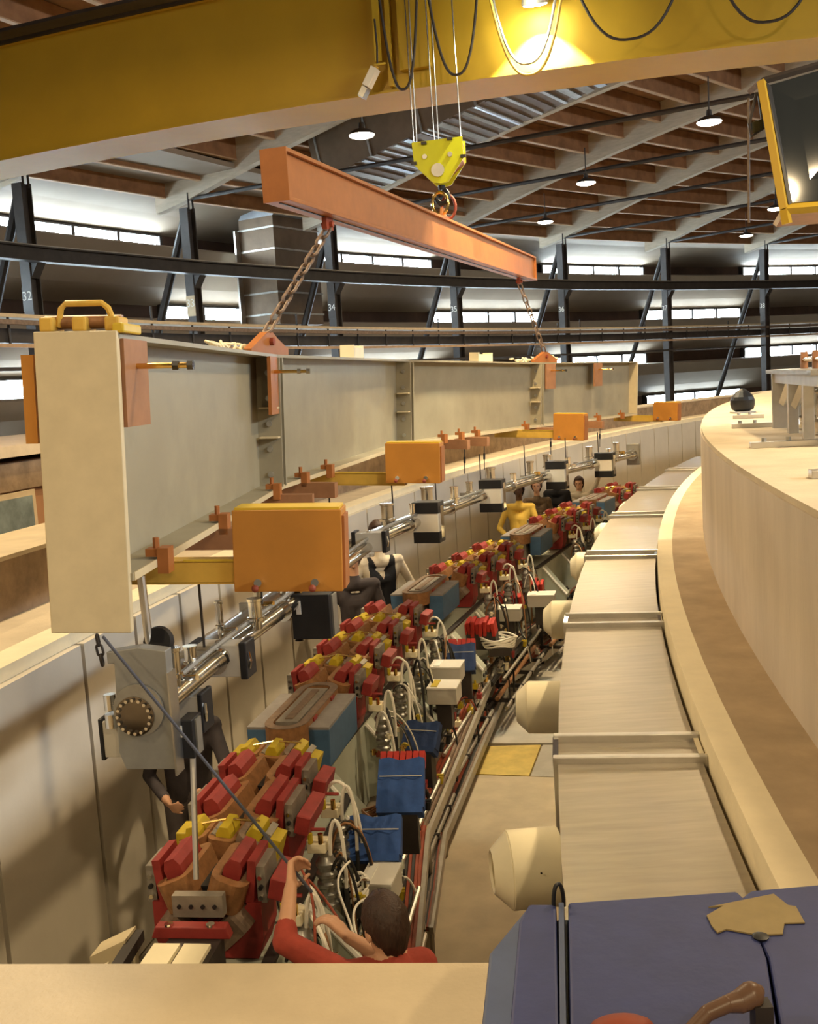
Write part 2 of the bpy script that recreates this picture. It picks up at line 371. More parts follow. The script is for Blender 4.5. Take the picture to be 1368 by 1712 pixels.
for a, b in zip(CA[:9], CA[1:10]):
    s = -.7
    while s < 16.5:
        za = zb(s) + .30; p = rp(a, s, za); q = rp(b, s, za); d = q - p; y = d.normalized(); x = y.cross(Vector((0, 0, 1)))
        T = frame(p, x, y, Vector((0, 0, 1))); L = d.length
        MB().box((0, L / 2, .25), (.10, L - .2, .5), T).build('purlin', 'wood_dark', ce)
        MB().box((0, L / 2, -.012), (.12, L - .2, .024), T).build('purlin_edge', 'wood_edge', ce)
        s += 1.15
    m = MB(); vs = []; fs = []
    for s in [-1.2] + SS[1:]: vs += [rp(a, s, zb(s) + .82), rp(b, s, zb(s) + .82), rp(a, s, zb(s) + .9), rp(b, s, zb(s) + .9)]
    for i in range(len(SS) - 1): fs += [(i * 4, i * 4 + 1, i * 4 + 5, i * 4 + 4), (i * 4 + 2, i * 4 + 6, i * 4 + 7, i * 4 + 3)]
    m.add(vs, fs).build('deck', 'deck', ce)
# facade: three rows of inclined hoods, each over staggered strips of windows
fa = empty('wall_facade', kind='structure')
MB().ring(62.75, 62.95, -4, 5.4, 4, 82, 80).build('cladding', 'facade_brown', fa)
def sweep(prof, a0, a1, n):
    m = MB(); vs = []; fs = []; k = len(prof)
    for i in range(n + 1):
        a = a0 + (a1 - a0) * i / n; vs += [pol(R, a, z) for R, z in prof]
    for i in range(n):
        for j in range(k): fs.append((i * k + j, i * k + (j + 1) % k, (i + 1) * k + (j + 1) % k, (i + 1) * k + j))
    fs += [tuple(range(k))[::-1], tuple(n * k + j for j in range(k))]
    return m.add(vs, fs)
sweep([(62.75, 4.72), (61.5, 5.05), (60.3, 5.25), (57.0, 5.3), (57.0, 5.42), (62.75, 5.2)], 4, 82, 70).build('hood', 'hood', fa)
for zt in (2.68, .68, -1.32):
    sweep([(62.75, zt), (62.1, zt + .45), (61.5, zt + 1.0), (61.25, zt + 1.45), (61.35, zt + 1.5), (62.75, zt + 1.55)], 4, 82, 70).build('hood', 'hood', fa)
wn = 0
for tier, zt in enumerate((4.66, 2.66, .66, -1.34)):
    for k in range(5):
        c = (29.6 if tier % 2 == 0 else 35.5) + 12.07 * k - (12.07 if tier % 2 else 0)
        if c > 72: continue
        wn += 1; wd = empty('window_%d' % wn, pol(62.68, c, zt), 0, kind='structure'); off = pol(62.68, c, zt)
        for i in range(4):
            a = c - 3 + 1.5 * i; mb = MB().ring(62.66, 62.70, zt - .42, zt, a + .04, a + 1.46, 2)
            mb.v = [(v[0] - off.x, v[1] - off.y, v[2] - off.z) for v in mb.v]; mb.build('pane', 'pane', wd)
        mb = MB(); mb.ring(62.58, 62.74, zt, zt + .05, c - 3.05, c + 3.05, 6); mb.ring(62.58, 62.74, zt - .47, zt - .42, c - 3.05, c + 3.05, 6)
        for i in range(5): mb.ring(62.5, 62.74, zt - .42, zt, c - 3.05 + 1.5 * i, c - 2.95 + 1.5 * i, 1)
        mb.v = [(v[0] - off.x, v[1] - off.y, v[2] - off.z) for v in mb.v]; mb.build('frame', 'dark_steel', wd)
# ventilation duct: a long run under the roof and a drop along the facade
def oriented(p, q):
    y = (q - p).normalized(); x = y.cross(Vector((0, 0, 1))).normalized(); return frame(p, x, y, x.cross(y))
def onrad(px, py, a):          # photo point on the vertical radial plane at angle a
    a = math.radians(a); n = Vector((math.sin(a), math.cos(a), 0)); e = Vector((0, 0, EYE)); r = ray(px, py); c0 = Vector((CEN.x, CEN.y, EYE)); return e + r * ((c0 - e).dot(n) / r.dot(n))
p = onrad(640, 312, 32.6); q = onrad(989, 152, 32.6); y = (q - p).normalized(); q = p + y * 13; p = p - y * .4
T = oriented(p, q); T = T @ Matrix.Translation((-1.1, 0, 0)) if (T @ Vector((-1.1, 0, 0)) - Vector((0, 0, EYE))).length < (p - Vector((0, 0, EYE))).length else T @ Matrix.Translation((1.1, 0, 0))
vd = empty('roof_duct', mat=T, label='large silver ribbed ventilation duct hanging under the timber roof', cat='duct')
L = (q - p).length
MB().box((0, L / 2, .55), (2.2, L, 1.1)).build('casing', 'duct_wrap', vd)
for i in range(int(L / .3)): MB().box((0, .15 + i * .3, -.015), (2.18, random.uniform(.04, .2), .03), rx=random.uniform(-.12, .12)).build('rib', random.choice(('duct_silver', 'steel_dull', 'duct_wrap')), vd)
for i in range(int(L / 1.4)): MB().box((0, .2 + i * 1.4, .55), (2.26, .05, 1.16)).build('flange', 'steel_dull', vd)
p = atR(478, 372, 60.3); q = atR(478, 545, 60.3)
dd = empty('drop_duct', q, -math.radians(33), 'brown square ventilation duct dropping down the facade beside column 34', 'duct')
h = p.z - q.z
MB().box((0, 0, h / 2), (1.3, 2.1, h)).build('casing', 'duct_wrap', dd)
for i in range(5): MB().box((0, 0, h * (i + .5) / 5), (1.36, 2.16, .05)).build('flange', 'steel_dull', dd)
MB().prism([(-.65, h), (.65, h), (1.6, h + .7), (.4, h + 1.3)], -1.05, 1.05).build('elbow', 'duct_silver', dd)
MB().box((-.67, -1.0, h * .45), (.06, .5, h * .9)).build('cover_strip', 'alu', dd)
# pendant lamps
for i, (x, y) in enumerate(LAMPS):
    p = atz(x, y, 4.1)
    lab = ['pendant lamp left of the hook, close below the crane girder', 'large pendant lamp under the roof on the right near the crane cab', 'pendant lamp below the roof, third from the right, above the far roof beams',
           'small pendant lamp hanging just above column 36', 'small pendant lamp low on the right above column 38', 'pendant lamp half hidden behind the left edge of the crane cab'][i]
    lp = empty('pendant_lamp', p, 0, lab, 'lamp', 'pendant lamps under the roof')
    MB().lathe([(.205, 0), (.215, .005), (.19, .05), (.10, .09), (.05, .11), (.04, .2), (.0, .2)], 20).build('shade', 'dark_steel', lp, smooth=True)
    MB().lathe([(0, -.05), (.12, -.045), (.20, -.02), (.212, .0), (0, .0)], 20).build('lens', 'lamp_lens', lp, smooth=True)
    MB().cyl((0, 0, .2), (0, 0, .75), .012, n=6).build('stem', 'dark_steel', lp)
    lamp_light('pendant_lamp_light', p - Vector((0, 0, .06)), 130)
# site cabin behind the outer wall on the left
cb = empty('site_cabin', pol(52.1, 15.5, -3.8), -math.radians(15.5), 'brown wooden site cabin with a small window behind the outer tunnel wall', 'cabin')
MB().box((-1.2, .0, 1.6), (2.4, 7.0, 3.2)).build('wall', 'cabin_wood', cb)
m = MB(); m.box((-1.2, 0, 3.33), (2.7, 7.3, .12)); m.build('roof', 'cabin_trim', cb); MB().box((.02, 0, 3.05), (.06, 7.1, .3)).build('fascia', 'concrete_dark', cb)
m = MB(); wy = -.45
wf = MB().box((.03, wy, 2.62), (.07, 1.25, .52)).build('window', 'cabin_trim', cb); MB().box((.07, wy, 2.62), (.02, 1.1, .4)).build('pane', 'glass_pale', wf)
MB().box((.085, wy - .3, 2.62), (.02, .09, .4)).build('mullion', 'cabin_wood', wf)
# ================================================================== CRANE
ga_ = 17.1; ar = math.radians(ga_)
GX = Vector((math.cos(ar), -math.sin(ar), 0)); GY = Vector((math.sin(ar), math.cos(ar), 0)); GZ = Vector((0, 0, 1))
CS = 1.09                      # distance factor fixing how far ahead the crane stands
GO = pol(47.7, ga_, 0); GO = Vector((GO.x * CS, GO.y * CS, EYE))
def onface(px, py, off):       # point in girder coordinates on the vertical plane at distance off from its near face
    r = ray(px, py); e = Vector((0, 0, EYE)); n = GY; t = (GO + GY * off - e).dot(n) / r.dot(n); p = e + r * t - GO
    return Vector((p.dot(GX), off, p.z))
cr = empty('overhead_crane', mat=frame(GO, GX, GY, GZ), label='yellow box girder of the overhead travelling crane across the top', cat='crane')
def cz(x): return (3.09 - .0042 * x * x / CS) * CS
xs = [-9 + i for i in range(22)]
def gsweep(prof):
    m = MB(); vs = []; fs = []; k = len(prof)
    for x in xs: vs += [(x, y, cz(x) + z) for y, z in prof]
    for i in range(len(xs) - 1):
        for j in range(k): fs.append((i * k + j, i * k + (j + 1) % k, (i + 1) * k + (j + 1) % k, (i + 1) * k + j))
    fs += [tuple(range(k))[::-1], tuple((len(xs) - 1) * k + j for j in range(k))]
    return m.add(vs, fs)
gsweep([(0, .02), (.78, .02), (.78, 1.4), (0, 1.4)]).build('girder', 'crane_yellow', cr)
gsweep([(-.04, 0), (.84, 0), (.84, .02), (-.04, .02)]).build('bottom_flange', 'crane_yellow', cr)
gsweep([(-.06, 1.4), (.84, 1.4), (.84, 1.43), (-.06, 1.43)]).build('top_flange', 'crane_yellow', cr)
m = MB(); m.tube([(x, -.09, cz(x) + 1.42) for x in xs[:12]], .03, 8); m.build('conduit', 'dark_steel', cr)
a = onface(655, 150, -.02); MB().box((a.x + .02, -.05, cz(a.x) + .75), (.05, .1, 1.4)).build('stiffener', 'crane_yellow', cr)
a = onface(640, 0, -.12); b = onface(628, 104, -.12)
MB().box(((a.x + b.x) / 2 - .03, -.12, (a.z + b.z) / 2 + .25), (.075, .03, a.z - b.z + .5)).build('post', 'yellow_paint', cr)
a = onface(662, 0, -.10); b = onface(720, 110, -.10)
MB().box(((a.x + b.x) / 2, -.06, a.z), (b.x - a.x, .10, 2 * (a.z - b.z))).build('control_cabinet', 'crane_yellow', cr)
# festoon cables
for i, (x0, xb, yb, x1, off, mt) in enumerate([(635, 670, 150, 697, -.36, 'dark_steel'), (718, 757, 126, 798, -.36, 'dark_steel'), (822, 878, 126, 940, -.5, 'yellow_bracket'), (826, 884, 106, 930, -.36, 'steel_dull'),
                                         (978, 1050, 66, 1130, -.36, 'dark_steel'), (1228, 1288, 36, 1345, -.36, 'dark_steel')]):
    p = onface(x0, 0, off); q = onface(x1, 0, off); b = onface(xb, yb, off); zt = cz(b.x) + 1.35; hw0 = (q.x - p.x) / 2; hb = (p.z + q.z) / 2 - b.z
    hw = hw0 * ((zt - b.z) / hb) ** (1 / 2.6); xc = (p.x + q.x) / 2
    MB().tube([(xc + hw * t, off, b.z + (zt - b.z) * abs(t) ** 2.6) for t in [k / 12 for k in range(-12, 13)]], .016, 8).build('festoon_cable', mt, cr, smooth=True)
gsweep([(-.55, 1.36), (-.30, 1.36), (-.30, 1.40), (-.55, 1.40)]).build('festoon_rail', 'dark_steel', cr)
# flood lamp on the girder, washing the web below it
fp = onface(895, 8, -.30)
fl_ = empty('flood_lamp', cr.matrix_world @ fp, -ar, 'bright flood lamp mounted on the crane girder above the hook', 'lamp')
MB().lathe([(.14, 0), (.15, .02), (.13, .16), (.07, .24), (0, .25)], 18, Matrix.Rotation(.25, 4, 'X')).build('housing', 'steel_dull', fl_, smooth=True)
MB().lathe([(0, -.02), (.10, -.012), (.135, .0), (0, .002)], 18, Matrix.Rotation(.25, 4, 'X')).build('lens', 'flood_lens', fl_, smooth=True)
MB().box((0, .15, .22), (.05, .32, .03)).build('arm', 'dark_steel', fl_)
l = bpy.data.lights.new('flood_lamp_light', 'SPOT'); l.energy = 520; l.color = (1, .98, .75); l.spot_size = math.radians(88); l.spot_blend = .12; l.shadow_soft_size = .04
o = bpy.data.objects.new('flood_lamp_light', l); COL.objects.link(o); o.location = cr.matrix_world @ (fp + Vector((0, -.02, -.06)))
o.rotation_euler = (GY * .28 - GZ).to_track_quat('-Z', 'Y').to_euler()
l = bpy.data.lights.new('flood_lamp_glow', 'POINT'); l.energy = 26; l.color = (1, .97, .7); l.shadow_soft_size = .1
o2 = bpy.data.objects.new('flood_lamp_glow', l); COL.objects.link(o2); o2.location = cr.matrix_world @ (fp + Vector((-.1, -.35, -.12)))
# hanging pendant control
pp = onface(631, 108, -.2); pq = onface(604, 165, -.2)
d = (pq - pp).normalized(); x, y = basis(d)
pc = empty('pendant_control', cr.matrix_world @ pp, -ar, 'pale pendant control box dangling slantwise from the crane post', 'control box')
T = frame(Vector((0, 0, 0)), x, y, -d); Lp = (pq - pp).length
MB().box((0, 0, -Lp * .38), (.13, .09, Lp * .55), T).build('case', 'white_plastic', pc, bevel=.008)
MB().box((0, 0, -Lp * .82), (.12, .08, Lp * .3), T).build('button_panel', 'steel_dull', pc, bevel=.005)
MB().cyl((0, 0, -.02), (0, 0, -Lp * .12), .03, n=8, M=T).build('strain_relief', 'yellow_bracket', pc)
MB().tube([(0, 0, .5), (.01, 0, .2), (0, 0, 0)], .012, 6).build('cable', 'dark_steel', pc)
MB().box((.03, 0, 0), (.14, .02, .02)).build('hook_bar', 'yellow_paint', pc)
# operator's cab at the right
cp = atY(1274, 136, 9.4); cq = atY(1312, 350, 9.1)
cab = empty('crane_cab', cp, 0, "crane operator's cab with dark glass front and yellow frame at the upper right", 'cab')
dx = cq - cp; cv = [Vector((0, 0, 0)), dx]
Wc = Vector((1.5, -.12, .30)); Wl = Vector((1.5, -.12, .0)); back = Vector((.25, .9, 0))
def bar(p, q, t=.045, name='frame_bar', m='crane_yellow'): MB().cyl(p, q, t, n=4).build(name, m, cab)
bar((0, 0, 0), dx); bar(dx, dx + Wl); bar((0, 0, 0), Wc, .03, 'frame_bar', 'dark_steel'); bar(dx, dx + Vector((.02, 0, -.12))); 
bar(Vector((0, .35, -.05)), dx + Vector((-.12, .55, -.02)), .012, 'frame_bar', 'coil_dark'); bar(dx + Vector((0, 0, .0)), dx + back, .03); bar((0, 0, 0), (0, .3, 0), .03, 'frame_bar', 'coil_dark')
def sheet(name, a, b, c, d, m, off):
    n = (b - a).cross(d - a).normalized() * off
    MB().add([a, b, c, d, a + n, b + n, c + n, d + n], [(0, 1, 2, 3), (7, 6, 5, 4), (0, 4, 5, 1), (1, 5, 6, 2), (2, 6, 7, 3), (3, 7, 4, 0)]).build(name, m, cab)
e = .05
sheet('glass', Vector((e, -.01, -.04)), Wc + Vector((0, 0, -.04)), dx + Wl + Vector((0, 0, .05)), dx + Vector((e * .6, -.01, .05)), 'glass_dark', .012)
sheet('gasket', Vector((.03, -.03, -.02)), Vector((.07, -.03, -.05)), dx + Vector((.06, -.02, .05)), dx + Vector((.03, -.02, .03)), 'black', .01)
sheet('floor_panel', dx + Vector((.02, .02, -.03)), dx + Wl + Vector((0, 0, -.03)), dx + Wl + back + Vector((0, 0, -.03)), dx + back + Vector((0, 0, -.03)), 'primer', .03)
m = MB(); z0 = Vector((-.03, .05, -.08)); m.tube([z0, z0 + Vector((-.07, 0, -.26)), z0 + Vector((-.05, .02, -.36)), z0 + Vector((.06, .02, -.3)), z0 + Vector((.02, 0, -.02))], .014, 6); m.build('mirror_bracket', 'dark_steel', cab)
sheet('mirror', z0 + Vector((-.055, 0, -.25)), z0 + Vector((.05, 0, -.22)), z0 + Vector((.05, 0, -.31)), z0 + Vector((-.04, 0, -.34)), 'glass_dark', .01)
# ================================================================== HOOK, SPREADER, CHAINS
def proj(p):
    q = p - Vector((0, 0, EYE)); D = q.dot(_f); u = q.x / D; v = q.dot(_d) / D
    return 684 + (u * math.cos(ROLL) + v * math.sin(ROLL)) * F, 856 + (-u * math.sin(ROLL) + v * math.cos(ROLL)) * F
SP0 = atY(482, 290, 7.9); SP1 = atY(897, 449, 17.3)
sy = (SP1 - SP0).normalized(); sx = sy.cross(GZ).normalized(); sz = sx.cross(sy); SL = (SP1 - SP0).length
O = SP0 - sx * .105
sp = empty('spreader_beam', mat=frame(O, sx, sy, sz), label='orange painted steel spreader beam hanging from the crane hook', cat='spreader beam')
m = MB(); m.box((0, SL / 2, .175), (.21, SL, .03)); m.box((0, SL / 2, -.175), (.21, SL, .03)); m.box((0, SL / 2, 0), (.14, SL, .32)); m.build('beam', 'orange_paint', sp, bevel=.004)
MB().box((0, -.006, 0), (.212, .012, .382)).build('end_plate', 'orange_paint', sp); MB().box((0, SL + .006, 0), (.212, .012, .382)).build('end_plate', 'orange_paint', sp)
MB().box((0, SL / 2, -.193), (.018, SL - .1, .006)).build('slot', 'black', sp)
def sloc(px, z):           # distance along the spreader of a pixel column
    best = min(range(0, 400), key=lambda i: abs(proj(O + sy * (SL * i / 400) + sz * z)[0] - px)); return SL * best / 400
s0 = sloc(548, -.19); s1 = sloc(868, -.19); sh = sloc(742, .19)
for s in (s0, s1): MB().box((0, s, -.235), (.04, .15, .11)).build('lug', 'rust_red', sp); MB().cyl((-.05, s, -.25), (.05, s, -.25), .025, n=8).build('lug_pin', 'rust_red', sp)
m = MB(); m.prism([(-.12, .19), (.12, .19), (.06, .33), (-.06, .33)], -.015, .015, Matrix.Translation((0, sh, 0)) @ Matrix.Rotation(math.pi / 2, 4, 'Z')); m.build('centre_lug', 'orange_paint', sp)
hc = O + sy * sh + sz * .19
hp = Vector((hc.x, hc.y, hc.z + .25))                      # centre of the lifting ring
HY = Vector((.18, .98, 0)).normalized(); HX = HY.cross(GZ).normalized()
HB = empty('hook_block', mat=frame(hp, HX, HY, GZ), label='bright yellow hook block with a silver sheave pin, held by steel ropes', cat='hook block')
kx = hp.y / F; hs = 1.26                                   # metres per photo pixel at the block
hy0 = proj(hp)[1]
def hz(py): return (hy0 - py) * kx * .99
zt_, zm_, zb_ = hz(243), hz(278), hz(311)
for sgn in (-1, 1):
    poly = [(-42 * kx, zt_), (40 * kx, zt_ + 2 * kx), (40 * kx, zm_ + 3 * kx), (14 * kx, zb_ + 2 * kx), (4 * kx, zb_), (-10 * kx, zb_ + 2 * kx), (-40 * kx, zm_)]
    MB().prism(poly, .12 * sgn - .01, .12 * sgn + .01).build('side_plate', 'lime_yellow', HB)
MB().prism([(-38 * kx, zt_ - .02), (38 * kx, zt_ - .02), (38 * kx, zm_), (6 * kx, zb_ + .05), (-34 * kx, zm_)], -.11, .11).build('body', 'orange_paint', HB)
MB().lathe([(0, 0), (.07, 0), (.075, .008), (.075, .025), (0, .025)], 18, Matrix.Translation((-2 * kx, -.128, hz(290))) @ Matrix.Rotation(math.pi / 2, 4, 'X')).build('sheave_pin', 'alu', HB, smooth=True)
for xx in (-22, 19): MB().lathe([(0, 0), (.028, 0), (.028, .015), (0, .015)], 10, Matrix.Translation((xx * kx, -.13, hz(267))) @ Matrix.Rotation(math.pi / 2, 4, 'X')).build('bolt', 'alu', HB)
for xx, zz in ((-22, 246), (20, 243), (-40, 276), (40, 272)): MB().box((xx * kx, -.14, hz(zz)), (.06, .04, .03)).build('clip', 'dark_steel', HB)
MB().cyl((0, 0, hz(311)), (0, 0, .09), .045, .036, 10).build('swivel', 'black', HB)
m = MB(); m.tube([Vector((.0 + .07 * math.sin(t), 0, .02 - .08 * math.cos(t))) for t in [k * .42 for k in range(-5, 8)]], .028, 8); m.build('hook', 'black', HB, smooth=True)
for xx, top in ((-42, -3), (-36, 0), (-8, -6), (0, -2), (35, -10)):
    MB().cyl((xx * kx, random.uniform(-.06, .06), zt_ - .02), ((xx + top * .6) * kx, 0, zt_ + 3.6), .0085, n=6).build('wire_rope', 'steel', HB)
m = MB(); m.tube([Vector((-.02 + .09 * math.sin(t), -.04, -.06 + .12 * math.cos(t))) for t in [k * math.pi / 9 for k in range(18)]], .02, 8, closed=True)
m.build('master_ring', 'brass', HB, smooth=True)
m = MB(); m.tube([Vector((.06 + .08 * math.sin(t), .07, -.09 + .13 * math.cos(t))) for t in [k * math.pi / 9 for k in range(18)]], .017, 8, closed=True)
m.build('shackle', 'rust_red', HB, smooth=True)
# ------------------------------------------------------------------ lifting girder: four straight lengths following the ring
W_I = .35; H_I = 1.015
GP = [(-1.16, 4.30, -.745), (-.95, 7.95, -.745), (.08, 12.66, -.745), (2.19, 16.7, -.83), (4.47, 20.1, -.885)]
GP = [Vector((x, y, z + EYE)) for x, y, z in GP]           # lower right edge
ib = empty('lifting_girder', GP[0], 0, 'huge cream and grey-green steel girder in four lengths slung below the spreader', 'girder')
SF = []; SLn = []
for p, q in zip(GP, GP[1:]):
    y = (q - p).normalized(); x = y.cross(GZ).normalized(); x = Matrix.Rotation(.045, 3, y) @ x
    SF.append(frame(p - x * (W_I / 2), x, y, x.cross(y))); SLn.append((q - p).length)
Ti = Matrix.Translation(-GP[0]); SR = [Ti @ f for f in SF]   # frames relative to the girder's empty
def gpos(px, x=0.0, z=.5):     # photo column -> (length index, distance along it)
    best = None
    for i in range(4):
        for k in range(121):
            y = SLn[i] * k / 120; e = abs(proj(SF[i] @ Vector((x, y, z)))[0] - px)
            if best is None or e < best[0]: best = (e, i, y)
    return best[1], best[2]
for i in range(4):
    L = SLn[i]; T = SR[i]
    MB().box((0, L / 2, H_I / 2), (.025, L + .02, H_I - .04), T).build('web', 'green_steel', ib)
    MB().box((0, L / 2, H_I - .011), (W_I - .02, L + .03, .022), T).build('top_flange', 'green_steel', ib)
    MB().box((0, L / 2, .016), (W_I, L + .03, .032), T).build('bottom_flange', 'green_steel', ib)
    MB().box((W_I / 2 + .002, L / 2, .016), (.006, L, .034), T).build('flange_edge', 'cream_steel', ib)
    # bolted joint plates at the ends of the length
    for e in ((L,) if i == 0 else (0.0, L) if i < 3 else (0.0,)):
        yy = e - .05 if e else .05
        MB().box((.10, yy, H_I / 2), (.18, .022, H_I - .05), T).build('joint_plate', 'green_steel', ib)
        for k in range(5): MB().cyl((.10, yy - .011, .12 + .19 * k), (.10, yy - .03, .12 + .19 * k), .022, n=8, M=T).build('joint_bolt', 'steel_dull', ib)
        if e:
            for zz in (.40, .62): MB().box((.11, yy - .06, zz), (.14, .10, .012), T).build('bracket_shelf', 'cream_steel', ib)
T = SR[0]
MB().box((-.005, -.02, H_I + .01 - .62), (W_I - .01, .04, 1.24), T).build('end_plate', 'cream_steel', ib, bevel=.004)
MB().box((0, SLn[3] + .02, H_I / 2), (W_I, .04, H_I), SR[3]).build('end_plate', 'cream_steel', ib)
# primer side plates with threaded rods
def hanger(i, yc, ln, ht, mt, rod):
    T = SR[i]; MB().box((.165, yc, H_I - .02 - ht / 2), (.025, ln, ht), T).build('hanger_plate', mt, ib)
    MB().cyl((.16, yc, H_I - .13), (.16 + rod, yc - .02, H_I - .13), .012, n=8, M=T).build('threaded_rod', 'brass', ib)
    for q in (rod * .68, rod * .92): MB().cyl((.16 + q, yc - .02, H_I - .13), (.185 + q, yc - .02, H_I - .13), .021, n=6, M=T).build('nut', 'chrome', ib)
hanger(0, .17, .32, .36, 'primer', .26)
i_, y_ = gpos(455, .16, .9); hanger(i_, y_, .30, .42, 'orange_paint', .28)
for px in (920, 1000): i_, y_ = gpos(px, .16, .9); hanger(i_, y_, .34, .40, 'primer', .3)
# lifting lug saddles
LUG = []
for px in (433, 905):
    i_, y = gpos(px, 0, H_I); T = SR[i_]; LUG.append((i_, y))
    m = MB(); m.prism([(-.42, H_I), (.42, H_I), (.42, H_I + .05), (.16, H_I + .13), (.06, H_I + .17), (-.06, H_I + .17), (-.2, H_I + .12), (-.42, H_I + .04)], -.03, .03, T @ Matrix.Translation((.06, y, 0)) @ Matrix.Rotation(math.pi / 2, 4, 'Z'))
    m.build('lifting_lug', 'orange_paint', ib)
    MB().cyl((.0, y, H_I + .10), (.12, y, H_I + .10), .03, n=10, M=T).build('lug_pin', 'rust_red', ib)
# near end: handle bracket of the hinge on top
T = SR[0]; h0 = H_I + .01
for x in (-.135, .0, .135): MB().box((x, .06, h0 + .03), (.06, .13, .06), T).build('hinge_block', 'yellow_bracket', ib, bevel=.01)
MB().cyl((-.16, .06, h0 + .04), (.16, .06, h0 + .04), .029, n=14, M=T).build('hinge_roll', 'coil_copper', ib, smooth=True)
MB().tube([(-.10, .04, h0 + .02), (-.085, .04, h0 + .095), (-.065, .04, h0 + .115), (.085, .04, h0 + .115), (.11, .04, h0 + .095), (.14, .04, h0 + .02)], .013, 8, M=T).build('handle', 'yellow_bracket', ib, smooth=True)
MB().box((.165, .10, h0 + .012), (.05, .24, .04), T).build('hinge_foot', 'yellow_paint', ib, bevel=.008)
MB().box((-.215, .10, H_I - .26), (.05, .24, .36), T).build('side_pad', 'orange_box', ib)
for px, w in ((580, .22), (800, .30)):
    i_, y = gpos(px, 0, H_I); m = MB(); T = SR[i_]; m.box((.05, y, H_I + .05), (.14, w * 1.6, .1), T); m.box((.05, y - w * .8, H_I + .06), (.14, .03, .13), T); m.box((.05, y + w * .8, H_I + .06), (.14, .03, .13), T); m.build('top_block', 'white_pipe', ib)
# flange clamps
def clamp(i, y):
    m = MB(); T = SR[i]; m.box((.205, y, .025), (.05, .09, .115), T); m.box((.165, y, .06), (.08, .075, .035), T); m.cyl((.165, y, .07), (.165, y, .125), .015, n=6, M=T); m.build('flange_clamp', 'orange_paint', ib)
for px in (272, 372, 461, 508, 550, 742, 770, 797, 880, 960, 1000, 1040): clamp(*gpos(px, .19, .02))
# outriggers with orange counterweight boxes
for (pa, x0, x1, y0, y1) in ((285, 392, 570, 852, 990), (556, 645, 735, 741, 808), (868, 925, 976, 692, 736), (1060, 1092, 1133, 673, 703)):
    i_, yc = gpos(pa, .185, .0); Fm = SF[i_]; e = Vector((0, 0, EYE)); n = Fm.to_3x3() @ Vector((0, 1, 0)); c0 = Fm @ Vector((0, yc - .10, 0))
    def onp(px, py):
        r = ray(px, py); t = (c0 - e).dot(n) / r.dot(n); return Fm.inverted() @ (e + r * t)
    a = onp(x0, y1); b = onp(x1, y0); xa, xb, za, zb2 = a.x, b.x, a.z, b.z; dp = .2; T = SR[i_]; yb = yc
    bx = MB().box(((xa + xb) / 2, yb, (za + zb2) / 2), (xb - xa, dp, zb2 - za), T).build('counterweight_box', 'orange_box', ib, bevel=.004)
    MB().box(((xa + xb) / 2, yb, zb2 + .005), (xb - xa - .02, dp - .03, .012), T).build('lid', 'yellow_paint', bx)
    MB().box((xb + .006, yb, (za + zb2) / 2 - .01), (.012, dp - .04, zb2 - za - .04), T).build('side_sheet', 'orange_paint', bx)
    for t in (.24, .76):
        xx = xa + (xb - xa) * t; c = Vector((xx, yb - dp / 2, za + .04))
        MB().cyl(c, c + Vector((0, -.055, .012)), .018, n=10, M=T).build('latch_pin', 'chrome', bx, smooth=True); MB().sphere(c + Vector((-.01, -.066, -.012)), .017, M=T).build('latch_knob', 'rust_red', bx, smooth=True)
    m = MB(); xe = xa + .06; m.box(((xe - .1) / 2, yb - .05, -.055), (xe + .3, .01, .10), T); m.box(((xe - .1) / 2, yb, -.005), (xe + .3, .11, .01), T); m.box(((xe - .1) / 2, yb, -.105), (xe + .3, .11, .01), T)
    arm = m.build('outrigger_arm', 'yellow_bracket', ib)
    MB().box(((xe + .26) / 2, yb - .052, .002), (max(.05, xe - .26), .014, .01), T).build('arm_edge', 'yellow_paint', arm)
for px in (372, 462, 508, 752, 785, 900, 985):
    i_, yy = gpos(px, .19, .0); T = SR[i_]
    MB().box((.22, yy, -.06), (.48, .09, .12), T).build('cross_beam', 'primer', ib)
    MB().cyl((.40, yy, -.12), (.40, yy, -.44), .007, n=6, M=T).build('suspension_rod', 'dark_steel', ib); MB().cyl((.40, yy, -.22), (.40, yy, -.30), .015, n=8, M=T).build('turnbuckle', 'black', ib)
# ------------------------------------------------------------------ chains
def chain(name, p, q, label, pitch=.075, r=.0095, m='dark_steel'):
    d = q - p; L = d.length; n = int(L / pitch); y = d.normalized(); x, z = basis(y)
    c = empty(name, mat=frame(p, x, y, x.cross(y)), label=label, cat='chain')
    w_ = pitch * .32; pth = [Vector((w_ * math.sin(t), pitch * .30 * (1 if math.cos(t) > 0 else -1) + w_ * math.cos(t), 0)) for t in [i * math.pi / 6 + .01 for i in range(12)]]
    me = MB().tube(pth, r, 6, closed=True).mesh('link', True); me.materials.append(M[m])
    for i in range(n):
        o = bpy.data.objects.new('link', me); COL.objects.link(o); o.parent = c; o.location = (0, L * (i + .5) / n, 0); o.rotation_euler = (0, math.pi / 2 * (i % 2), 0)
    return c
for k, (s_, lab, mt) in enumerate(((s0, 'dark chain from the near end of the orange spreader to the girder lug', 'coil_dark'), (s1, 'thin dark chain from the far end of the orange spreader to the girder', 'coil_dark'))):
    i_, y = LUG[k]; chain('lifting_chain', O + sy * s_ + sz * -.28, SF[i_] @ Vector((.06, y, H_I + .17)), lab, .11, .0125, mt)
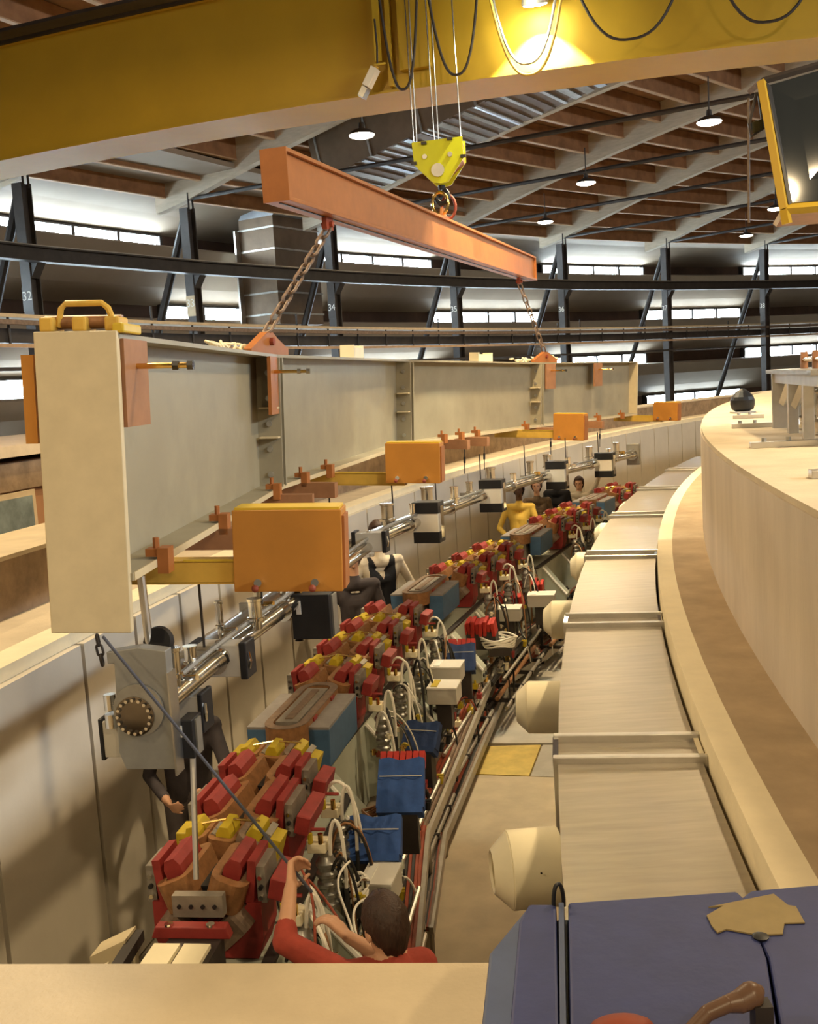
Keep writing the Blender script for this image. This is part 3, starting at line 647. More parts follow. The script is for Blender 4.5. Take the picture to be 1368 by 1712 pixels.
for k, (i_, y) in enumerate(LUG):
    h_ = empty('slack_chain', SF[i_] @ Vector((-.02, y, H_I + .012)), -math.atan2(SF[i_][0][1], SF[i_][1][1]), 'loose yellow chain heaped on top of the girder beside the %s lug' % ('near' if k == 0 else 'far'), 'chain')
    me = MB().tube([Vector((.022 * math.sin(t), .045 * math.cos(t), 0)) for t in [q * math.pi / 5 for q in range(10)]], .010, 6, closed=True).mesh('link', True); me.materials.append(M['white_pipe'])
    for i in range(22):
        o = bpy.data.objects.new('link', me); COL.objects.link(o); o.parent = h_
        o.location = (random.uniform(-.12, .0), 1.5 * (i / 21 - .5), .02 + .05 * random.random()); o.rotation_euler = (random.random(), random.random(), random.random() * 3)
# ================================================================== VACUUM CHAMBER hanging under the girder
CPX = [(236, 1186, -1.30), (360, 1085, -1.29), (480, 1000, -1.27), (620, 900, -1.28), (720, 858, -1.30), (825, 820, -1.33), (930, 790, -1.38), (1010, 771, -1.42), (1055, 760, -1.45)]
CPT = [atz(*q) for q in CPX]; CPL = [0]
for p, q in zip(CPT, CPT[1:]): CPL.append(CPL[-1] + (q - p).length)
def cpt(a):                    # a runs from 9 (near end) to 27.2 (far end)
    d = (a - 9) / 18.2 * CPL[-1]
    for k in range(len(CPT) - 1):
        if d <= CPL[k + 1] or k == len(CPT) - 2: return CPT[k].lerp(CPT[k + 1], (d - CPL[k]) / (CPL[k + 1] - CPL[k]))
vo = cpt(9.0)
vc = empty('vacuum_chamber', vo, 0, 'long stainless vacuum chamber with pumps and valves hung beneath the girder', 'vacuum chamber')
def fr(a):                     # frame on the chamber axis (x right, y along)
    p = cpt(a); t = (cpt(min(27.2, a + .8)) - cpt(max(9, a - .8))); t.z = 0; t.normalize(); return frame(p - vo, t.cross(GZ).normalized(), t, GZ) @ Matrix.Scale(.85, 4)
aa = [9.1 + i * .3 for i in range(61)]
m = MB(); k = 10
sec = [(.13 * math.cos(2 * math.pi * j / k), .045 * math.sin(2 * math.pi * j / k)) for j in range(k)]
vs = []; fs = []
for a in aa: F_ = fr(a); vs += [F_ @ Vector((x - .06, 0, z)) for x, z in sec]
for i in range(len(aa) - 1):
    for j in range(k): fs.append((i * k + j, i * k + (j + 1) % k, (i + 1) * k + (j + 1) % k, (i + 1) * k + j))
m.add(vs, fs).build('antechamber', 'steel', vc, smooth=True)
m = MB(); m.tube([fr(a) @ Vector((.10, 0, .0)) for a in aa], .042, 10); m.build('beam_tube', 'steel', vc, smooth=True)
m = MB(); m.tube([fr(a) @ Vector((.10, 0, .085)) for a in aa], .014, 6); m.build('cooling_pipe', 'steel_dull', vc, smooth=True)
for a in (9.9, 11.2, 12.6, 14.1, 15.6, 17.2, 18.6, 20, 21.4, 22.8, 24.2, 25.6, 26.8):
    F_ = fr(a); MB().cyl((.10, -.02, 0), (.10, .02, 0), .075, n=16, M=F_).build('flange', 'chrome', vc, smooth=True)
    MB().box((-.06, 0, 0), (.30, .03, .12), F_).build('rib', 'steel_dull', vc)
# near end block with its round blank flange
EB = fr(9.0); EB = Matrix.Translation((.03, -.02, 0)) @ EB
eb = MB().prism([(-.15, -.20), (-.13, .25), (-.165, .25), (-.165, .31), (.0, .33), (.14, .31), (.14, -.29), (-.12, -.29)], -.04, .04, EB).build('end_block', 'block_grey', vc, bevel=.004)
MB().box((.143, 0, -.06), (.010, .10, .52), EB).build('edge_plate', 'alu', eb)
fb = MB().lathe([(0, 0), (.098, 0), (.10, .004), (.10, .022), (.04, .026), (0, .026)], 28, EB @ Matrix.Translation((-.04, -.04, -.01)) @ Matrix.Rotation(math.pi / 2, 4, 'X')).build('blank_flange', 'flange_dark', vc, smooth=True)
for i in range(16):
    t = 2 * math.pi * i / 16; c = (-.04 + .084 * math.cos(t), -.064, -.01 + .084 * math.sin(t))
    MB().cyl(c, (c[0], c[1] - .014, c[2]), .009, n=6, M=EB).build('flange_bolt', 'chrome', fb)
m = MB(); m.lathe([(.115, 0), (.13, 0), (.13, .012), (.115, .012)], 24, EB @ Matrix.Translation((-.02, -.045, .02)) @ Matrix.Rotation(math.pi / 2, 4, 'X')); m.build('collar', 'steel_dull', vc, smooth=True)
m = MB(); m.cyl((-.2, .02, .08), (-.2, .02, .0), .03, n=10, M=EB); m.cyl((-.2, .02, -.02), (-.2, .02, -.09), .034, n=10, M=EB); m.cyl((-.16, .02, .03), (-.2, .02, .03), .02, n=8, M=EB); m.build('valve', 'chrome', vc, smooth=True)
# pumps: a black-ended box with a pale middle, magnet handle; kind 1 is plain grey
def pump(Fm, x, z, w, d, h, kind, ends=True):
    mats = ['black', 'pump_white', 'black']
    T = Fm @ Matrix.Translation((x, 0, z))
    if kind == 0:
        o = MB().box((0, 0, 0), (w * .94, d * .94, h), T).build('ion_pump', 'pump_white', vc)
        for zz in (-.37, .37): MB().box((0, 0, zz * h), (w, d, h * .28), T).build('magnet_yoke', 'black', o, bevel=.004)
        MB().box((w * .51, 0, 0), (.012, d * .5, h * .8), T).build('side_rail', 'chrome', o)
    elif kind == 2:
        o = MB().box((0, 0, 0), (w, d, h), T).build('ion_pump', 'black', vc, bevel=.004); MB().box((w * .51, 0, 0), (.02, d * .5, h * .9), T).build('side_rail', 'steel_dull', o)
        MB().box((-w * .3, -d * .51, h * .22), (w * .12, .01, h * .3), T).build('name_plate', 'pump_white', o)
    else:
        o = MB().box((0, 0, 0), (w, d, h), T).build('ion_pump', 'box_grey', vc, bevel=.004)
        for s in (-1, 1): MB().box((s * w * .56, 0, .0), (w * .16, d * 1.05, h * 1.15), T).build('magnet_yoke', 'black', o, bevel=.006)
        MB().tube([(w * .66, -d * .3, h * .25), (w * .72, -d * .45, 0), (w * .66, -d * .3, -h * .25)], .008, 6, M=T).build('handle', 'chrome', o)
    return o
def angY(px, py): return min((9.1 + i * .05 for i in range(360)), key=lambda a: abs(proj(cpt(a))[0] - px))
for (px, py, w, kind, up_) in ((527, 1026, .28, 2, .32), (717, 872, .30, 0, .44), (824, 828, .31, 0, .42), (932, 794, .32, 0, .44), (1012, 777, .33, 0, .43)):
    a = angY(px - 60 * 6 / max(6, 4 + (px - 400) / 40), py); F_ = fr(a)
    # true position from the photo, kept on the chamber's cross-section plane
    e = Vector((0, 0, EYE)); r = ray(px, py); n = (F_.to_3x3() @ Vector((0, 1, 0))).normalized(); c0 = F_.translation + vo
    t = (c0 - e).dot(n) / r.dot(n); P = F_.inverted() @ (e + r * t - vo)
    pump(F_, P.x, P.z, w, .22, up_, kind)
    st = MB(); st.cyl((.02, 0, P.z + .02), (P.x - w / 2, 0, P.z + .02), .068, n=14, M=F_); st.build('pump_stub', 'steel_dull', vc, smooth=True)
    for q in (.35, .75): MB().cyl((.1 + (P.x - w / 2 - .1) * q, 0, P.z + .02), (.1 + (P.x - w / 2 - .1) * q + .03, 0, P.z + .02), .085, n=14, M=F_).build('stub_flange', 'steel', vc, smooth=True)
    for q in (.4, .85):
        xx = .1 + (P.x - w / 2 - .1) * q; ft = MB(); ft.cyl((xx, 0, P.z - .04), (xx, 0, P.z - .09), .035, n=10, M=F_); ft.build('foot_boss', 'pump_white', vc)
        m = MB(); m.cyl((xx, 0, P.z - .09), (xx, 0, P.z - .17), .008, n=6, M=F_); m.cyl((xx, 0, P.z - .17), (xx, 0, P.z - .195), .012, .028, n=10, M=F_); m.build('levelling_foot', 'black', vc)
for (px, py, w, h) in ((372, 1100, .28, .19), (316, 1186, .17, .19), (620, 905, .26, .18)):
    a = max(9.15, angY(px - 20, py)); F_ = fr(a); e = Vector((0, 0, EYE)); r = ray(px, py); n = (F_.to_3x3() @ Vector((0, 1, 0))).normalized(); c0 = F_.translation + vo
    t = (c0 - e).dot(n) / r.dot(n); P = F_.inverted() @ (e + r * t - vo); pump(F_, P.x, P.z, w, .16, h, 1)
    MB().cyl((P.x, 0, P.z + h / 2), (P.x - .03, 0, .0), .035, n=10, M=F_).build('pump_stub', 'steel', vc, smooth=True)
pump(EB @ Matrix.Translation((0, .14, 0)), -.20, -.17, .15, .16, .19, 1); pump(EB @ Matrix.Translation((0, .12, 0)), .17, -.17, .07, .14, .2, 2)
# gauges, valves and feedthroughs standing on the chamber
spots = [(9.25, .10, .22, .036, 'chrome'), (9.2, -.02, .20, .03, 'steel'), (9.6, .06, .14, .04, 'chrome'), (10.3, .0, .24, .026, 'chrome'), (10.55, .14, .2, .05, 'chrome'), (11.0, .0, .25, .03, 'steel'), (11.5, .02, .18, .045, 'chrome'),
         (15.2, .0, .26, .075, 'steel'), (15.9, .06, .18, .04, 'chrome'), (16.6, .02, .30, .08, 'steel'), (17.4, .1, .22, .055, 'chrome'), (18.3, .02, .2, .05, 'steel'), (19.4, .0, .30, .07, 'steel'), (20.1, .1, .16, .05, 'chrome'),
         (21.2, .02, .26, .06, 'steel'), (22.2, .0, .3, .075, 'steel'), (23.0, .1, .2, .05, 'chrome'), (24.4, .02, .3, .07, 'steel'), (25.3, .1, .2, .05, 'chrome'), (26.1, .02, .28, .07, 'steel')]
for a, x, h, r, mt in spots:
    F_ = fr(a); T = F_ @ Matrix.Translation((x, 0, .03))
    o = MB().lathe([(0, 0), (r * .7, 0), (r * .7, h * .3), (r * 1.15, h * .3), (r * 1.15, h * .38), (r * .85, h * .4), (r * .85, h * .9), (r, h * .92), (r, h), (0, h)], 14, T).build('vacuum_port', mt, vc, smooth=True)
    if random.random() < .6: MB().cyl((r, 0, h * .25), (r + .09, -.03, h * .3), r * .45, n=8, M=T).build('side_port', 'brass' if random.random() < .4 else 'chrome', o, smooth=True)
F_ = fr(9.25); MB().lathe([(0, 0), (.075, 0), (.085, .02), (.075, .05), (0, .05)], 16, F_ @ Matrix.Translation((.0, .08, .26)) @ Matrix.Rotation(1.3, 4, 'X')).build('hand_wheel', 'black', vc, smooth=True)
MB().cyl((-.05, .05, .25), (-.06, .05, .62), .022, n=10, M=F_).build('hanger_post', 'alu', vc)
MB().cyl((.12, .1, -.25), (.16, -.12, -.95), .016, n=8, M=F_).build('guide_rod', 'alu', vc)
F_ = fr(27.0); MB().box((.05, .2, .0), (.26, .1, .42), F_).build('end_block', 'steel_dull', vc, bevel=.006); MB().cyl((.05, .14, 0), (.05, .10, 0), .11, n=16, M=F_).build('blank_flange', 'chrome', vc, smooth=True)
for a in (10.0, 11.6, 15.4, 17.0, 18.9, 21, 23.2, 25):
    F_ = fr(a); MB().cyl((.0, 0, .06), (.0, 0, .55), .008, n=6, M=F_).build('hanger_rod', 'dark_steel', vc)
# ================================================================== STORAGE RING MAGNETS
ZG = 1.20                      # top of the girders above the floor
def at_ring(R, a, h=0.0): return pol(R, a, -3.8 + h)
def racetrack(hw, hl, r, n=5):
    pts = []
    for cx, cy, a0 in ((hw - r, hl - r, 0), (-hw + r, hl - r, 90), (-hw + r, -hl + r, 180), (hw - r, -hl + r, 270)):
        for i in range(n + 1):
            t = math.radians(a0 + 90 * i / n); pts.append((cx + r * math.cos(t), cy + r * math.sin(t)))
    return pts
def quad(L):
    q = empty('quadrupole_magnet')
    m = MB(); m.prism([(-.30, 0), (.30, 0), (.34, .12), (.34, .34), (.26, .34), (.14, .20), (-.14, .20), (-.26, .34), (-.34, .34), (-.34, .12)], -L / 2, L / 2); m.build('yoke', 'red_magnet', q)
    for s in (-1, 1):
        T = Matrix.Translation((s * .15, 0, .44)) @ Matrix.Rotation(s * math.radians(20), 4, 'Y')
        MB().prism([(-.05, -.16), (.05, -.16), (.056, .12), (.032, .17), (-.032, .17), (-.056, .12)], -L / 2 - .01, L / 2 + .01, T).build('pole', 'red_magnet', q)
        MB().loop(racetrack(.088, L / 2 + .06, .05), [(-.028, -.11), (.028, -.11), (.028, .07), (-.028, .07)], M=T).build('coil', 'coil_copper', q)
        T2 = Matrix.Translation((s * .15, 0, .20)) @ Matrix.Rotation(s * math.radians(140), 4, 'Y')
        MB().loop(racetrack(.105, L / 2 + .05, .05), [(-.03, -.07), (.03, -.07), (.03, .07), (-.03, .07)], M=T2).build('coil', 'coil_dark', q)
        MB().box((s * .285, 0, .46), (.05, L * .96, .26), ry=s * .12).build('yoke_cheek', 'red_magnet', q)
        sp_ = MB().box((s * .345, 0, .44), (.055, L * .85, .22)).build('terminal_plate', 'magnet_grey', q)
        for k in range(3): MB().cyl((s * .345, -L * .43, .37 + .06 * k), (s * .345, -L * .43 - .02, .37 + .06 * k), .014, n=8).build('terminal', 'black' if k % 2 else 'chrome', sp_)
    MB().box((0, 0, .34), (.10, L * .98, .20)).build('gap_shade', 'black', q)  # black block added as the shade in the gap between the poles
    MB().box((.445, 0, .42), (.10, L * 1.02, .13), ry=.25).build('outer_yoke_bar', 'red_magnet', q, bevel=.008)
    MB().cyl((.40, -L * .3, .36), (.58, -L * .3, .36), .012, n=8).build('tie_bolt', 'red_magnet', q)
    return q
def sext(L):
    q = empty('sextupole_magnet')
    MB().prism([(-.29, 0), (.29, 0), (.31, .3), (.22, .38), (-.22, .38), (-.31, .3)], -L / 2, L / 2).build('yoke', 'coil_dark', q)
    for s, x in ((-1, -.215), (0, -.03), (1, .15)):
        T = Matrix.Translation((x, 0, .44)) @ Matrix.Rotation(.35 * s + .12, 4, 'Y')
        MB().prism([(-.05, -.12), (.05, -.12), (.05, .08), (.028, .125), (-.028, .125), (-.05, .08)], -L / 2 - .015, L / 2 + .015, T).build('pole', 'yellow_magnet', q, bevel=.004)
        MB().loop(racetrack(.08, L / 2 + .04, .035), [(-.02, -.08), (.02, -.08), (.02, .06), (-.02, .06)], M=T).build('coil', 'coil_copper' if s != 1 else 'coil_dark', q)
        MB().box((x + .10, 0, .46), (.045, L, .12), ry=.5).build('spacer', 'magnet_grey', q)
    MB().box((-.30, 0, .44), (.10, L * 1.1, .16)).build('terminal_box', 'yellow_magnet', q, bevel=.006)
    m = MB(); m.cyl((-.28, 0, .53), (-.03, 0, .575), .008, n=6); m.cyl((.02, 0, .575), (.2, 0, .56), .008, n=6); m.build('bus_bar', 'brass', q)
    for s in (-1, 1): MB().box((.0, s * (L / 2 + .02), .30), (.3, .03, .1)).build('end_clamp', 'magnet_grey', q)
    MB().box((.29, 0, .40), (.09, L, .16), ry=.3).build('outer_pole', 'yellow_magnet', q, bevel=.004)
    return q
def bend(L):
    q = empty('bending_magnet')
    for s in (-1, 1):
        o = MB().prism([(s * .17, .16), (s * .36, .16), (s * .37, .48), (s * .17, .48)], -L / 2, L / 2).build('yoke', 'blue_magnet', q, bevel=.006)
        MB().box((s * .27, 0, .49), (.195, L, .022)).build('yoke_cover', 'blue_magnet_top', o)
    T = Matrix.Translation((0, 0, .47))
    MB().loop(racetrack(.155, L / 2 + .13, .14), [(-.034, -.09), (.034, -.09), (.034, .075), (-.034, .075)], M=T).build('coil', 'coil_copper', q, smooth=False)
    MB().loop(racetrack(.155, L / 2 + .13, .14), [(-.036, .075), (.036, .075), (.036, .082), (-.036, .082)], M=T).build('coil_clamp', 'coil_dark', q)
    MB().box((0, 0, .30), (.20, L + .02, .5)).build('pole', 'magnet_grey', q)
    MB().box((.0, 0, .555), (.07, L - .1, .012)).build('pole_slot', 'coil_dark', q)
    for s in (-1, 1):
        for k in (-.3, .3): MB().box((s * .19, L * k, .52), (.02, .09, .03)).build('coil_pad', 'red_magnet', q)
    return q
protoQ, protoQ2, protoS, protoB = quad(.25), quad(.36), sext(.15), bend(.80)
RM = 47.62
def ringR(a): return 47.36 + .46 * math.exp(-((a - 14.5) / 5.5) ** 2)   # plan of the magnet row
seq = [('Q', 8.62), ('S', 9.08), ('R', 9.52), ('Q', 10.06), ('S', 10.46), ('B', 11.42), ('Q', 12.38), ('S', 12.86), ('Q', 13.32), ('S', 13.78), ('Q', 14.2), ('S', 14.66), ('Q', 15.1), ('B', 16.45), ('Q', 17.55), ('S', 18.0), ('Q', 18.45), ('S', 18.9), ('Q', 19.35), ('S', 19.8), ('B', 21.1), ('Q', 22.3), ('S', 22.8), ('Q', 23.3), ('S', 23.8), ('Q', 24.3), ('B', 25.6), ('Q', 26.8), ('S', 27.3), ('Q', 27.8)]
used = set(); cnt = {'Q': 0, 'S': 0, 'B': 0}
ORD = ['nearest', 'second', 'third', 'fourth', 'fifth', 'sixth', 'seventh', 'eighth', 'ninth', 'tenth', 'eleventh', 'twelfth', 'thirteenth', 'fourteenth', 'fifteenth', 'sixteenth']
PR = {'Q': protoQ, 'R': protoQ2, 'S': protoS, 'B': protoB}
for t, a in seq:
    if t in used: o = copy_tree(PR[t])
    else: o = PR[t]; used.add(t)
    R = ringR(a)
    o.location = at_ring(R, a, ZG); o.rotation_euler = (0, 0, -math.radians(a)); o.scale = (.77, .92, .80)
    k = 'Q' if t == 'R' else t; n = ORD[cnt[k]]; cnt[k] += 1
    tag(o, {'Q': 'red quadrupole magnet with copper coils, %s along the ring from the front', 'S': 'yellow sextupole magnet, %s along the ring from the front', 'B': 'blue bending magnet with a copper racetrack coil, %s from the front'}[k] % n,
        'magnet', {'Q': 'red quadrupole magnets', 'S': 'yellow sextupole magnets', 'B': 'blue bending magnets'}[k])
# girders carrying the magnets
for i, (a0, a1) in enumerate([(5.0, 10.85), (10.95, 15.6), (15.7, 20.2), (20.3, 24.9), (25, 29)]):
    am = (a0 + a1) / 2; L = math.radians(a1 - a0) * RM * .985
    g = empty('magnet_girder', at_ring(ringR(am), am, 0), -math.radians(am), 'grey-green magnet girder on pedestals, %s from the front of the tunnel' % ORD[i], 'girder', 'magnet girders')
    MB().box((0, 0, .87), (.56, L, .64)).build('body', 'girder_green', g, bevel=.01)
    for s in (-1, 1): MB().box((s * .25, 0, 1.195), (.06, L, .02)).build('rail', 'dark_steel', g)
    for y in (-.36, .36): MB().prism([(-.30, .0), (.30, .0), (.22, .55), (-.22, .55)], y * L - .18, y * L + .18).build('pedestal', 'girder_green', g)
    n = int(L / .8)
    for k in range(n):
        y = -L / 2 + .3 + k * (L - .5) / max(1, n - 1)
        b = MB().prism([(.28, .58), (.60, .68), (.60, .80), (.28, 1.17)], y - .10, y + .10).build('bracket', 'girder_green', g)
        m = MB(); m.cyl((.29, y - .105, 1.175), (.61, y - .105, .805), .016, n=6); m.build('bracket_edge', 'white_paint', b)
        for s in (-.05, .05): MB().cyl((.615, y + s, .74), (.595, y + s, .74), .022, n=8).build('bracket_hole', 'black', b)
        if i < 2: MB().prism([(-.28, .90), (-.46, 1.0), (-.46, 1.06), (-.28, 1.18)], y - .08, y + .08).build('outer_bracket', 'cream_steel', g)
# near end of the first girder: pale cover plates, red end yoke, grey bracket
g = bpy.data.objects['magnet_girder']; gi = g
am = (5.0 + 10.85) / 2
def gy(a): return math.radians(a - am) * RM
ZP = 1.44
MB().box((0, gy(7.75), (ZG + ZP) / 2), (.24, .75, ZP - ZG)).build('end_table', 'dark_steel', g)
for x in (-.098, .038): MB().box((x, gy(7.70), ZP + .012), (.118, .62, .02)).build('cover_plate', 'white_pipe', g)
MB().prism([(-.20, ZP + .0), (.16, ZP + .0), (.14, ZP + .055), (-.18, ZP + .055)], gy(8.16), gy(8.23)).build('end_yoke', 'red_magnet', g, bevel=.006)
b = MB().box((-.02, gy(8.33), ZP + .09), (.235, .05, .10)).build('end_bracket', 'magnet_grey', g)
for k in range(4): MB().cyl((-.105 + .055 * k, gy(8.33) - .025, ZP + .09), (-.105 + .055 * k, gy(8.33) - .032, ZP + .09), .010, n=8).build('bracket_hole', 'black', b)
for x in (-.12, .07): MB().cyl((x, gy(8.18), ZP + .055), (x, gy(8.18), ZP + .065), .02, n=10).build('end_bolt', 'chrome', b)
MB().box((-.26, gy(7.7), ZP - .02), (.05, .9, .05), rz=.06).build('side_rail', 'dark_steel', g)
for k in range(2): MB().prism([(-.30, ZP - .16), (-.47, ZP - .10), (-.47, ZP - .06), (-.30, ZP + .02)], gy(7.75 + .35 * k), gy(7.9 + .35 * k)).build('outer_bracket', 'cream_steel', g)
# ================================================================== SERVICES BESIDE THE MAGNETS
def rf(a, h=0.0, R=RM): return at_ring(R, a, h)
quads = [a for t, a in seq if t in 'QR']
for i, a in enumerate(quads[:13]):
    c = empty('cooling_manifold', rf(a - .12, 1.06, ringR(a) - .44), -math.radians(a), 'cooling water manifold with white hoses beside the %s red quadrupole magnet' % ORD[i], 'manifold', 'cooling manifolds along the magnets'); c.scale = (.8, .8, .8)
    m = MB(); pr = []
    for k in range(5): pr += [(.058, .07 * k), (.072, .07 * k + .012), (.072, .07 * k + .035), (.058, .07 * k + .05)]
    m.lathe(pr + [(.045, .36), (0, .36)], 14); m.build('body', 'steel_dull', c, smooth=True)
    MB().box((-.05, .02, .42), (.13, .13, .07)).build('valve_block', 'white_pipe', c, bevel=.008)
    for s in (-.04, .03): MB().cyl((s - .05, -.03, .45), (s - .05, -.03, .52), .018, n=8).build('valve', 'yellow_magnet' if s < 0 else 'brass', c)
    h = .16 + .1 * random.random()
    MB().tube(bez((.03, 0, .36), (.04, .0, .36 + h + .12), (.15, 0, .36 + h + .1), (.13, -.02, .12), 12), .013, 8).build('white_hose', 'white_plastic', c, smooth=True)
    if i % 2 == 0: MB().tube(bez((-.12, .1, .45), (-.05, .06, .62 + h * .5), (.14, .05, .65), (.16, .02, .18), 12), .013, 8).build('white_hose', 'white_plastic', c, smooth=True)
    MB().tube(bez((.13, -.02, .14), (.14, -.05, -.2), (.16, -.1, -.3), (.24, -.22, -.42), 12), .015, 8).build('black_hose', 'black_rubber', c, smooth=True)
    if i % 2: MB().tube(bez((.08, .05, .1), (.12, .0, -.2), (.18, -.1, -.25), (.22, -.35, -.5), 12), .014, 8).build('black_hose', 'black_rubber', c, smooth=True)
    MB().cyl((0, 0, 0), (0, 0, -.45), .03, n=8).build('stand_pipe', 'steel_dull', c)
    for k in range(5):
        x0, y0 = random.uniform(-.1, .08), random.uniform(-.12, .14); x1, y1 = random.uniform(.12, .34), random.uniform(-.35, .25)
        MB().tube(bez((x0, y0, random.uniform(.05, .4)), (x0 + .08, y0, .45 + .2 * random.random()), (x1, y1, .3), (x1, y1, -.45), 12), random.choice((.008, .011, .014)), 6).build('lead', random.choice(('black_rubber', 'black_rubber', 'cable_dark', 'white_plastic', 'coil_copper')), c, smooth=True)
    for k in range(7):
        x0, y0, z0 = random.uniform(-.06, .26), random.uniform(-.2, .2), random.uniform(-.25, .2)
        m = MB(); m.cyl((x0, y0, z0), (x0, y0, z0 + .05), .02, n=8); m.cyl((x0 - .03, y0, z0 + .03), (x0 + .04, y0, z0 + .03), .011, n=6); m.build('fitting', random.choice(('brass', 'chrome', 'chrome', 'black', 'yellow_magnet', 'rust_red', 'white_pipe')), c)
# pipework and valve rows in front of the girders
for i, (a0, a1) in enumerate([(8.2, 10.8), (10.9, 13.6), (13.7, 16.4), (16.5, 19.2), (19.3, 22.0), (22.1, 25)]):
    am = (a0 + a1) / 2; L = math.radians(a1 - a0) * (RM - .7)
    c = empty('valve_rack', rf(am, -.14, ringR(am) - .58), -math.radians(am), 'dark rack of water pipes, valves and brass fittings, %s from the front' % ORD[i], 'pipework', 'pipe racks beside the girders')
    for x, z, r, mt in ((-.10, .78, .022, 'steel_dull'), (.0, .66, .03, 'black_rubber'), (.06, .50, .025, 'coil_copper'), (.14, .72, .018, 'alu'), (-.06, .36, .035, 'dark_steel'), (.16, .40, .02, 'tray_steel')):
        MB().cyl((x, -L / 2, z), (x, L / 2, z), r, n=8).build('pipe', mt, c, smooth=True)
    for k in range(4): 
        y = -L / 2 + L * (k + .5) / 4; m = MB(); m.box((.02, y, .40), (.34, .04, .04)); m.box((-.12, y, .50), (.035, .035, .72)); m.build('rack_post', 'dark_steel', c)
    for k in range(26 if i < 3 else 16):
        y = random.uniform(-L / 2, L / 2); x = random.uniform(-.14, .2); z = random.choice((.78, .66, .72, .5)) + .03
        t = random.random(); mt = random.choice(['brass', 'chrome', 'chrome', 'yellow_magnet', 'white_pipe', 'black', 'steel', 'coil_copper', 'red_magnet'])
        m = MB()
        if t < .5: m.cyl((x, y, z), (x + .01, y, z + .06), .022, n=8); m.cyl((x - .03, y, z + .07), (x + .03, y + .01, z + .07), .009, n=6)
        else: m.box((x, y, z + .03), (.05, .07, .05)); m.cyl((x, y, z + .05), (x, y, z + .09), .012, n=6)
        m.build('valve', mt, c)
    for k in range(9 if i < 3 else 5):
        y = random.uniform(-L / 2, L / 2 - .2); x0 = random.uniform(-.15, .05)
        MB().tube(bez((x0, y, .8), (x0 + .08, y + .05, .92 + random.random() * .1), (x0 + .14, y + .15, .8), (x0 + .16, y + random.uniform(-.1, .3), .3 + random.random() * .3), 10), random.choice((.008, .012, .016)), 6).build('hose', random.choice(['black_rubber', 'black_rubber', 'white_plastic', 'cable_dark', 'rust_red']), c, smooth=True)
# cable ladders on the aisle side
def ladder(name, A, B, z, label, h=.09):
    p0 = atz(*A[0], z); c = empty(name, p0, 0, label, 'cable tray', 'cable ladders along the aisle')
    pa = [atz(x, y, z) - p0 for x, y in A]; pb = [atz(x, y, z) - p0 for x, y in B]
    for pts in (pa, pb):
        for p, q in zip(pts, pts[1:]):
            d = q - p; y = d.normalized(); x = y.cross(GZ).normalized(); T = frame(p, x, y, GZ)
            MB().box((0, d.length / 2, 0), (.03, d.length + .02, h), T).build('rail', 'tray_steel', c)
    for (p, q), (r, s) in zip(zip(pa, pa[1:]), zip(pb, pb[1:])):
        n = max(2, int((q - p).length / .28))
        for i in range(n):
            t = (i + .5) / n; MB().cyl(p.lerp(q, t), r.lerp(s, t), .014, n=6).build('rung', 'tray_steel', c)
        for k in range(5):
            t = (k + .7) / 6; pts = [p.lerp(r, t) + Vector((0, 0, .03)), p.lerp(q, .33).lerp(r.lerp(s, .33), t + .04) + Vector((0, 0, .035)), p.lerp(q, .66).lerp(r.lerp(s, .66), t - .03) + Vector((0, 0, .03)), q.lerp(s, t) + Vector((0, 0, .03))]
            MB().tube(pts, .017, 6).build('cable', random.choice(['cable_dark', 'cable_dark', 'cable_dark', 'coil_dark', 'rust_red']), c, smooth=True)
    for pts in (pa, pb):
        for p in pts: MB().cyl(p, (p.x, p.y, -p0.z), .018, n=6).build('post', 'tray_steel', c)
ladder('cable_ladder', [(655, 1625), (690, 1350), (795, 1125), (950, 985), (1010, 930)], [(697, 1625), (716, 1400), (840, 1095), (975, 985), (1030, 935)], -3.30, 'upper steel cable ladder with dark cables beside the magnets')
ladder('cable_ladder', [(705, 1560), (728, 1400), (842, 1120), (960, 1010)], [(722, 1560), (745, 1400), (856, 1135), (985, 1045)], -3.62, 'lower cable ladder close to the aisle floor plates')
# covers, boxes and small items standing on the service side
def cover(name, px, py, w, h, z, mt, label, cat, tilt=.5, d=.10, rz=0.0, top=None):
    k = atz(px, py + h / 2, z); s = k.y / F; W = w * s; Hh = h * s * 1.08
    c = empty(name, k, -.12 + rz, label, cat)
    T = Matrix.Rotation(-tilt, 4, 'X')
    n = 9; vs = []; fs = []
    for i in range(n + 1):
        x = -W / 2 + W * i / n; wv = .008 * math.sin(i * 2.1)
        vs += [(x, -d / 2 + wv, 0), (x, d / 2 + wv, 0), (x * .97, d * .30 + wv, Hh), (x * .97, -d * .30 + wv, Hh + .01 * math.sin(i))]
    for i in range(n):
        for j in range(4): fs.append((i * 4 + j, i * 4 + (j + 1) % 4, i * 4 + 4 + (j + 1) % 4, i * 4 + 4 + j))
    fs += [(0, 1, 2, 3), tuple(n * 4 + j for j in range(4))]
    MB().add(vs, fs, T).build('cover', mt, c, smooth=True)
    MB().box((0, 0, -.02), (W * .96, d * 1.25, .04), T).build('hem', mt, c)
    MB().box((0, .02, -.15), (W * .7, d, .3)).build('stand', 'dark_steel', c)
    if top:
        m = MB()
        for i in range(7): m.box((-W * .42 + W * .14 * i, d * .55, Hh + .02), (W * .12, d * .8, .10), T, ry=.1 * (i % 2))
        m.build('red_cloth', top, c)
    MB().box((0, -d * .52, Hh * .62), (W * .9, .004, .006), T).build('seam', 'box_grey', c)
    return c
c = cover('connector_cover', 626, 1400, 96, 66, -2.70, 'cover_blue', 'bright blue cover with three white strokes beside the man in red', 'cover', .75)
